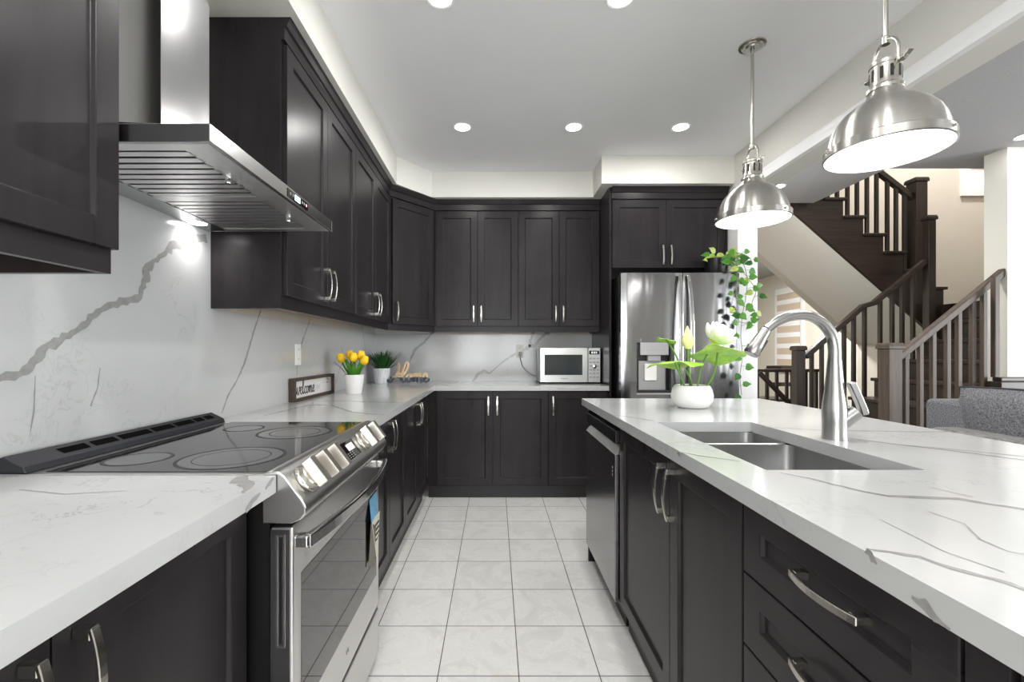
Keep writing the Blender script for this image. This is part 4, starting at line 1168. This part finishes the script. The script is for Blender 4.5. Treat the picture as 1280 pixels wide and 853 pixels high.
# trailing vine on the fridge
VX, VY, VZ = 1.715, 3.52, 1.787
t = thing('trailing_vine', 'variegated trailing vine in a black pot on top of the fridge', 'plant', (VX, VY, VZ))
MB().lathe(pot_profile(.068, .085, .125), 0, 0, 32).build('pot', M['black'], t, smooth=True)
MB().cyl(0, 0, .09, .10, .075, 24).build('soil', M['soil'], t)
def heart(mb, c, d, L, wd, mi):
    d = Vector(d).normalized(); up = Vector((random.uniform(-.3, .3), -1, random.uniform(-.1, .5))).normalized()
    sd = d.cross(up).normalized(); nn = sd.cross(d).normalized(); vs = []; n = 7
    prof = [0, .75, 1.0, .95, .75, .45, .18, 0]
    for i in range(n + 1):
        u = i / n; wv = wd * prof[i] * .5
        back = -.10 * L if 0 < i < 2 else 0
        p = Vector(c) + d * (u * L + back) - nn * (.18 * L * u * u)
        vs += [p - sd * wv - nn * wv * .15, p + nn * .0, p + sd * wv - nn * wv * .15]
    fs = []
    for i in range(n): a = i * 3; fs += [(a, a + 1, a + 4, a + 3), (a + 1, a + 2, a + 5, a + 4)]
    mb.add(vs, fs, mi)
def vp(x, y, Y): p = at(x, y, Y); return Vector((p[0] - VX, p[1] - VY, p[2] - VZ))
vines = [[(903, 328, 3.5), (915, 322, 3.44), (928, 328, 3.38), (934, 350, 3.34), (932, 372, 3.33), (928, 395, 3.33), (926, 420, 3.33), (928, 445, 3.33), (925, 470, 3.33), (927, 494, 3.33)],
         [(900, 328, 3.48), (912, 326, 3.42), (926, 337, 3.36), (938, 352, 3.34), (945, 364, 3.34), (940, 380, 3.34), (946, 396, 3.34)],
         [(903, 328, 3.48), (914, 330, 3.40), (922, 345, 3.34), (920, 365, 3.33), (922, 385, 3.33), (924, 402, 3.33), (940, 404, 3.33)],
         [(903, 328, 3.5), (918, 317, 3.44), (934, 320, 3.40), (941, 330, 3.38)]]
lv = [MB(), MB(), MB()]
for vi, v in enumerate(vines):
    pts = smooth_path([vp(*p) for p in v], 6)
    MB().tube(pts, .0022, 6).build('vine', M['stem_b'], t, smooth=True)
    stp = 3
    for k in range(3, len(pts), stp):
        sx = 1 if (k // stp) % 2 else -1
        c = pts[k] + Vector((sx * random.uniform(.008, .03), -random.uniform(0, .03), random.uniform(-.01, .02)))
        lv[random.choice((0, 0, 1, 2, 2)) if vi else random.choice((0, 0, 1))].tube([pts[k], c], .0012, 5)
        which = random.choice((0, 0, 1, 2)) if vi else random.choice((0, 0, 0, 1))
        heart(lv[which], c, (sx * random.uniform(.5, 1), random.uniform(-.3, .1), random.uniform(-.9, .25)), random.uniform(.050, .072), random.uniform(.040, .056), 0)
for k in range(14):
    c = Vector((random.uniform(-.06, .10), random.uniform(-.10, .0), random.uniform(.11, .17)))
    heart(lv[random.choice((0, 2, 2))], c, (random.uniform(-1, 1), random.uniform(-.6, 0), random.uniform(-.6, .5)), random.uniform(.055, .075), .05, 0)
for mb, mt, lab in ((lv[0], 'leaf', None), (lv[1], 'leaf_d', None), (lv[2], 'leaf_y', 'pale lime variegated leaves')):
    mb.build('leaves', M[mt], t, smooth=True, label=lab)

# ------------------------------------------------------------------ lamps
def pendant(loc, label):
    t = thing('pendant_lamp', label, 'lamp', loc, 0, 'brushed nickel pendant lamps over the island')
    H = ZC - loc[2]
    prof = [(.166, 0), (.172, .002), (.172, .028), (.168, .031), (.163, .031), (.160, .05), (.152, .08), (.138, .11), (.116, .138), (.092, .158), (.070, .172), (.058, .180), (.053, .190), (.050, .20), (.047, .205)]
    MB().lathe(prof, 0, 0, 72).build('shade', M['nickel_shade'], t, smooth=True, angle=30)
    MB().lathe([(.167, .001), (.166, .004), (.158, .05), (.136, .108), (.09, .155), (.05, .178), (0, .18)], 0, 0, 48).build('shade_lining', M['white'], t, smooth=True, label='white inside of the shade')
    MB().lathe([(0, .0035), (.10, .003), (.165, .004)], 0, 0, 48).build('diffuser', M['lamp_p'], t, label='glowing white diffuser')
    m = MB()
    for k in range(3):
        a = k * 2 * PI / 3 + .9; m.tube([(.17 * math.cos(a), .17 * math.sin(a), .015), (.180 * math.cos(a), .180 * math.sin(a), .015)], .005, 8)
    m.build('rim_screw', M['nickel'], t)
    cp = MB().lathe([(.047, .203), (.050, .206), (.050, .216), (.044, .220), (.042, .225), (.042, .285), (.045, .288), (.045, .298), (.040, .302), (0, .303)], 0, 0, 40).build('cap', M['nickel'], t, smooth=True, angle=30)
    m = MB()
    for k in range(10):
        a = 2 * PI * k / 10; st = len(m.v); m.box(-.0045, .0045, -.0005, .0005, .238, .276); m.xf(Matrix.Translation((.0424 * math.cos(a), .0424 * math.sin(a), 0)) @ Matrix.Rotation(a + PI / 2, 4, 'Z'), st)
    m.build('vent_slot', M['ink'], cp)
    pts = [(0, -.048, .275), (0, -.048, .325)] + [(0, -.048 * math.cos(PI * k / 12), .325 + .05 * math.sin(PI * k / 12)) for k in range(1, 12)] + [(0, .048, .325), (0, .048, .275)]
    MB().tube(pts, .0055, 10).build('yoke', M['nickel'], t, smooth=True)
    m = MB()
    for s in (-1, 1):
        m.tube([(0, s * .040, .278), (0, s * .080, .278)], .0055, 10); m.tube([(0, s * .060, .278), (0, s * .074, .278)], .009, 10)
        m.bar([(0, s * .074, .278), (0, s * .092, .288)], .016, .004, (1, 0, 0))
    m.build('thumbscrew', M['nickel'], t, smooth=True)
    MB().lathe([(0, .362), (.012, .362), (.012, .385), (.0075, .39), (.0075, H - .02), (.012, H - .02), (.012, H - .012)], 0, 0, 20).build('rod', M['nickel'], t, smooth=True, angle=30)
    cn = MB().lathe([(0, H - .02), (.03, H - .02), (.034, H - .014), (.046, H - .014), (.050, H - .010), (.062, H - .008), (.064, H)], 0, 0, 40).build('ceiling_canopy', M['nickel'], t, smooth=True, angle=30)
    area_light('pendant_light', (0, 0, -.004), (0, 0, 0), .30, .30, K_PEND, (1, .985, .96), t, True)
    return t
pd = pendant((1.296, 1.498, 1.848), 'brushed nickel dome pendant lamp nearest the viewer over the island')
dup(pd, (1.296, 2.274, 1.851), 'brushed nickel dome pendant lamp farther along the island, near the fridge')

def pot_light(loc, label, k=1.0):
    t = thing('ceiling_spotlight', label, 'ceiling light', loc, 0, 'recessed ceiling spotlights')
    MB().lathe([(.050, -.001), (.052, -.003), (.062, -.004), (.066, 0)], 0, 0, 32).build('trim_ring', M['trim'], t, smooth=True)
    MB().lathe([(0, -.0025), (.051, -.0015)], 0, 0, 32).build('lens', M['lamp'], t)
    area_light('spotlight', (0, 0, -.008), (0, 0, 0), .09, .09, K_POT * k, (1, .985, .955), t, True, PI)
    return t
pl = pot_light((-.225, 3.099, ZC), 'lit recessed ceiling spotlight, leftmost of the three before the back cabinets')
dup(pl, (.5385, 3.099, ZC), 'lit recessed ceiling spotlight, middle of the three before the back cabinets')
dup(pl, (1.275, 3.099, ZC), 'lit recessed ceiling spotlight just left of the far pendant rod')
dup(pl, (-.24, 1.966, ZC), 'lit recessed ceiling spotlight cut by the top edge, left one of two')
dup(pl, (.547, 1.966, ZC), 'lit recessed ceiling spotlight cut by the top edge, right one of two')
pot_light((2.64, 4.207, ZC), 'lit recessed hall ceiling spotlight right above the far pendant shade', 5.0)
pot_light((3.80, 3.23, ZC), 'lit recessed living room ceiling spotlight at the right edge', .2)
pl = pot_light((-.235, .5, ZC), 'unseen ceiling spotlight added above the viewer, left', 2.2)  # both out of view, added to brighten the near worktop and left wall
dup(pl, (.54, .5, ZC), 'unseen ceiling spotlight added above the viewer, right')
for p, k in (((4.0, 7.0, ZC - .01), 60), ((5.2, 4.8, 5.1), 45), ((3.2, 1.6, ZC - .012), 5), ((4.8, 1.6, ZC - .012), 3)):
    area_light('fill_light', p, (0, 0, 0), .4, .4, k, (1, .97, .93), None, True)  # unseen fill lamps added to brighten dining room, stairwell and living room

# ------------------------------------------------------------------ stairs
YA, YB, YU, YE = 3.44, 4.476, 4.72, 5.75
rise, run, X1 = .1866, .225, 2.86
t = thing('staircase', 'dark oak lower stair flight rising to the right behind the sofa', 'stairs', (X1, YA, 0))
for k in range(1, 9):
    x = run * (k - 1); z = rise * k
    MB().box(x - .025, x + run, (.06 if k <= 2 else -.02) if x + X1 + run < 3.80 else .13, YB - YA + .02, z - .032, z).build('tread', M['stair_h'], t, bevel=.006)
    MB().box(x, x + .02, .0 if x + X1 + run < 3.80 else .13, YB - YA, z - rise, z - .032).build('riser', M['stair_h'], t)
m = MB(); poly = [(0, 0)]
for k in range(1, 9): poly += [(run * (k - 1) + .02, rise * k - .032), (run * k + .02, rise * k - .032)]
poly += [(run * 8 + .02, 1.0), (run * 6, .9), (.5, 0)]
m.prism([(a, b) for a, b in poly], YB - YA - .04, YB - YA, 'y'); m.build('stringer', M['stair'], t)
m = MB(); poly2 = [(0, 0)]
for k in range(1, 5): poly2 += [(run * (k - 1) + .02, rise * k - .032), (run * k + .02, rise * k - .032)]
poly2 += [(run * 4 + .02, 0)]
m.prism(poly2, .0, .04, 'y'); m.build('stringer', M['stair'], t)
lx = X1 + run * 8
tag(MB().box(lx, XR - .6, 3.565, YE - .002, 1.52, 1.683).build('stair_landing', M['stair_h'], bevel=.004), 'dark oak stair landing at the top of the lower flight', 'landing')
tag(MB().box(3.70, 4.10, 3.30, 3.398, .0, .97).box(3.74, 4.06, 3.335, 3.398, .97, 1.0).build('stair_curb', M['stair_h'], bevel=.006), 'dark stepped stair curb at the foot of the white column', 'stairs')

def baluster(t, x, y, z0, z1, s=.032, mat='stair'):
    return MB().prism([(-s / 2, -s / 2), (s / 2, -s / 2), (s / 2, s / 2), (-s / 2, s / 2)], 0, z1 - z0, 'z').xf(Matrix.Translation((x, y, z0))).build('baluster', M[mat], t, bevel=.003, seg=1)
def newel(t, x, y, z0, z1, s=.095, mat='stair'):
    m = MB(); m.box(x - s / 2, x + s / 2, y - s / 2, y + s / 2, z0, z1 - .045)
    c = s / 2 + .012; m.box(x - c, x + c, y - c, y + c, z1 - .045, z1 - .02)
    c2 = s / 2 + .004; m.add([(x - c, y - c, z1 - .02), (x + c, y - c, z1 - .02), (x + c, y + c, z1 - .02), (x - c, y + c, z1 - .02), (x - c2, y - c2, z1), (x + c2, y - c2, z1), (x + c2, y + c2, z1), (x - c2, y + c2, z1)],
                              [(0, 1, 5, 4), (1, 2, 6, 5), (2, 3, 7, 6), (3, 0, 4, 7), (4, 5, 6, 7), (3, 2, 1, 0)])
    return m.build('newel_post', M[mat], t, bevel=.003)
def rail_z(pts, x):
    for (a, za), (b, zb) in zip(pts, pts[1:]):
        if a <= x <= b: return za + (zb - za) * (x - a) / (b - a)
    return None
def railing(label, y, pts, xs, base, mat, newels, w=.055, h=.05):
    t = thing('stair_railing', label, 'railing', (pts[0][0], y, 0)); ox = pts[0][0]
    MB().bar([(a - ox, 0, z - h / 2) for a, z in pts], w, h, (0, 1, 0)).build('handrail', M[mat + ('_h' if mat == 'stair' else '')], t, bevel=.008)
    for x in xs: baluster(t, x - ox, 0, base(x), rail_z(pts, x) - h * .8, mat=mat)
    for (x, z0, z1, s) in newels: newel(t, x - ox, 0, z0, z1, s, mat)
    return t
def nose(x): k = int((x - X1 + .025) / run) + 1; return max(0, min(k, 8)) * rise if x > X1 - .025 else 0
fr_pts = [(at(1122, 443, YA)[0], at(1122, 443, YA)[2]), (at(1190, 388, YA)[0], at(1190, 388, YA)[2]), (at(1256, 334, YA)[0], at(1256, 334, YA)[2])]
def px_x(v, Y): return (v - PX) * Y / F
railing('near stair railing with a stout newel post, ending at the white column', YA, fr_pts,
        [px_x(v, YA) for v in (1132, 1150, 1166, 1184, 1198, 1215.5, 1229.5)], nose, 'stair_l', [(px_x(1112.5, YA), 0, HC + (PY - 429) * YA / F, .10)])
o = baluster(None, px_x(1245, 3.36), 3.366, 1.0, at(0, 347, 3.36)[2], .036, 'stair_l'); o.name = 'end_baluster'; tag(o, 'single oak baluster standing on the curb against the white column', 'baluster')
bk = [(1006, 443.5), (1078, 380), (1092, 376), (1156, 324)]
railing('far stair railing rising from the newel behind the faucet', YB, [(px_x(x, YB), HC - (y - PY) * YB / F) for x, y in bk],
        [px_x(v, YB) for v in (1014.5, 1027, 1055, 1067, 1080.5, 1100, 1115, 1127.5, 1141)], lambda x: nose(x), 'stair',
        [(px_x(998, YB), 0, HC + (PY - 432.5) * YB / F, .085), (px_x(1161.5, YB), nose(px_x(1160, YB)), HC + (PY - 270) * YB / F, .07)])
# upper flight
t = thing('staircase', 'dark oak upper stair flight rising to the left into the ceiling', 'stairs', (4.69, YU, 1.683))
r2, n2 = .21, 5
poly = []
zb = lambda x: 2.696 - .879 * (x - 3.08)
prof = [(4.69 - 4.69, 0)]
for k in range(1, 8):
    x = 4.69 - r2 * (k - 1)
    prof += [(x - 4.69, .1865 * k - .03), (x - r2 - 4.69, .1865 * k - .03)]
xe = 3.07
prof += [(xe - 4.69, .1865 * 7 - .03)]
prof += [(xe - 4.69, zb(xe) - 1.683), (0, zb(4.69) - 1.683)]
m = MB(); m.prism(prof, 0, .04, 'y'); m.build('stringer', M['stair_h'], t)
MB().prism([(a, b + .0) for a, b in [(0, zb(4.69) - 1.683 + .02), (xe - 4.69, zb(xe) - 1.683 + .02), (xe - 4.69, zb(xe) - 1.683), (0, zb(4.69) - 1.683)]], .04, YE - YU, 'y').build('soffit', M['white_paint'], t, label='white painted slanted underside')
for k in range(1, 8):
    x = 4.69 - r2 * (k - 1); z = .1865 * k
    MB().box(x - r2 - 4.69, x + .025 - 4.69, -.025, YE - YU, z - .03, z).build('tread', M['stair_h'], t, bevel=.006)
    MB().box(x - .02 - 4.69, x - 4.69, .04, YE - YU, z - .1865, z - .03).build('riser', M['stair_h'], t)
def tz(x): k = int((4.69 + .025 - x) / r2) + 1; return 1.683 + .1865 * k
rp = [(at(0, 0, YU)[0], 0)]
ra, rb_ = at(1085, 199, YU), at(1146, 246, YU)
slope = (rb_[2] - ra[2]) / (rb_[0] - ra[0])
p0 = (3.25, rb_[2] + slope * (3.25 - rb_[0])); p1 = (rb_[0], rb_[2])
t = thing('stair_railing', 'upper stair railing with a tall newel post beside the landing', 'railing', (4.69, YU, 0))
MB().bar([(p0[0] - 4.69, .02, p0[1] - .03), (p1[0] - 4.69, .02, p1[1] - .03)], .055, .055, (0, 1, 0)).build('handrail', M['stair_h'], t, bevel=.008)
for v in (1036, 1048, 1061, 1073, 1085.5, 1097.5, 1111, 1122, 1132.5):
    x = px_x(v, YU); zt = rail_z([p0, p1], x) - .05
    baluster(t, x - 4.69, .02, tz(x), zt)
newel(t, px_x(1148, YU) - 4.69, .02, 1.683, HC + (PY - 223) * YU / F, .12)
# hall guard rail and basement handrail
YG = 5.2
t = thing('guard_railing', 'low dark guard railing around the basement stair beside the vine', 'railing', (3.0, YG, 0))
zg = HC - (461.5 - PY) * YG / F
MB().box(0, .73, -.02, .02, zg - .035, zg).build('handrail', M['stair_h'], t, bevel=.004)
for x in (.02, .13, .245, .36, .47, .58, .70): baluster(t, x, 0, 0, zg - .035, .03)
MB().bar([at(949, 466, YG - .1)[0:1] + (YG - .1,) + at(949, 466, YG - .1)[2:], at(990, 508, YG - .1)[0:1] + (YG - .1,) + at(990, 508, YG - .1)[2:]], .04, .045, (0, 1, 0)).xf(Matrix.Translation((-3.0, -YG, 0))).build('sloping_rail', M['stair_h'], t, bevel=.004)
# dining chair beyond
t = thing('dining_chair', 'dark wooden dining chair beyond the guard railing', 'chair', (4.30, 7.0, 0))
for x in (-.19, .19):
    MB().box(x - .02, x + .02, -.2, -.16, 0, .94).build('leg', M['stair'], t); MB().box(x - .02, x + .02, .16, .2, 0, .44).build('leg', M['stair'], t)
MB().box(-.22, .22, -.22, .22, .44, .48).build('seat', M['stair'], t, bevel=.01)
m = MB(); m.bar([(-.2, -.18, .93), (0, -.21, .935), (.2, -.18, .93)], .10, .025, (0, 0, 1)); m.bar([(-.19, -.18, .70), (0, -.2, .70), (.19, -.18, .70)], .06, .02, (0, 0, 1)); m.build('backrest', M['stair'], t, bevel=.006)

# ------------------------------------------------------------------ sofa
t = thing('sofa', 'grey sofa behind the island with its back to the kitchen', 'sofa', (2.42, 1.2, 0))
def puffy(x0, x1, y0, y1, z0, z1, b, name, mat, par, sub=2):
    m = MB(); m.box(x0, x1, y0, y1, z0, z1); o = m.build(name, M[mat], par, smooth=True, angle=180)
    bv_ = o.modifiers.new('bevel', 'BEVEL'); bv_.width = b; bv_.segments = 5; return o
puffy(-.03, .20, 0, 1.36, .08, .775, .07, 'back', 'fabric_l', t)
puffy(.20, .95, .10, 1.30, .10, .46, .05, 'seat_base', 'fabric_l', t)
puffy(.22, .95, 1.33, 1.58, .10, .905, .03, 'arm', 'fabric', t)
puffy(.14, .95, -.14, .12, .10, .66, .05, 'arm', 'fabric', t)
def cushion(y0, y1):
    m = MB(); n = 20; k = 14; vs = []; fs = []
    for i in range(n + 1):
        for j in range(k + 1):
            u = -1 + 2 * i / n; v = -1 + 2 * j / k
            th = .085 * (1 - abs(u) ** 5) ** .5 * (1 - abs(v) ** 5) ** .5
            vs.append((th, (y0 + y1) / 2 + u * (y1 - y0) / 2 * (1 - .03 * v * v), .25 + v * .25 * (1 - .03 * u * u)))
    nn = len(vs)
    vs += [(-a - .0, b, c) for a, b, c in vs]
    for i in range(n):
        for j in range(k):
            a = i * (k + 1) + j; fs.append((a, a + 1, a + k + 2, a + k + 1)); fs.append((nn + a, nn + a + k + 1, nn + a + k + 2, nn + a + 1))
    m.add(vs, fs)
    R = Matrix.Translation((.33, 0, .50)) @ Matrix.Rotation(-.12, 4, 'Y')
    m.xf(R); o = m.build('back_cushion', M['fabric'], t, smooth=True, angle=180)
    edge = []
    for i in range(41):
        a = 2 * PI * i / 40; cu, su = math.cos(a), math.sin(a); q = max(abs(cu), abs(su)); u, v = cu / q, su / q
        edge.append(R @ Vector((-.004, (y0 + y1) / 2 + u * (y1 - y0) / 2 * (1 - .03 * v * v), .25 + v * .25 * (1 - .03 * u * u))))
    MB().tube(edge[:-1], .005, 6, closed=True).build('piping', M['piping'], o, smooth=True)
cushion(.70, 1.42); cushion(.0, .68)
m = MB()
for x in (.06, .86):
    for y in (.05, 1.40): m.cyl(x, y, 0, .09, .025, 12)
m.build('foot', M['stair'], t)
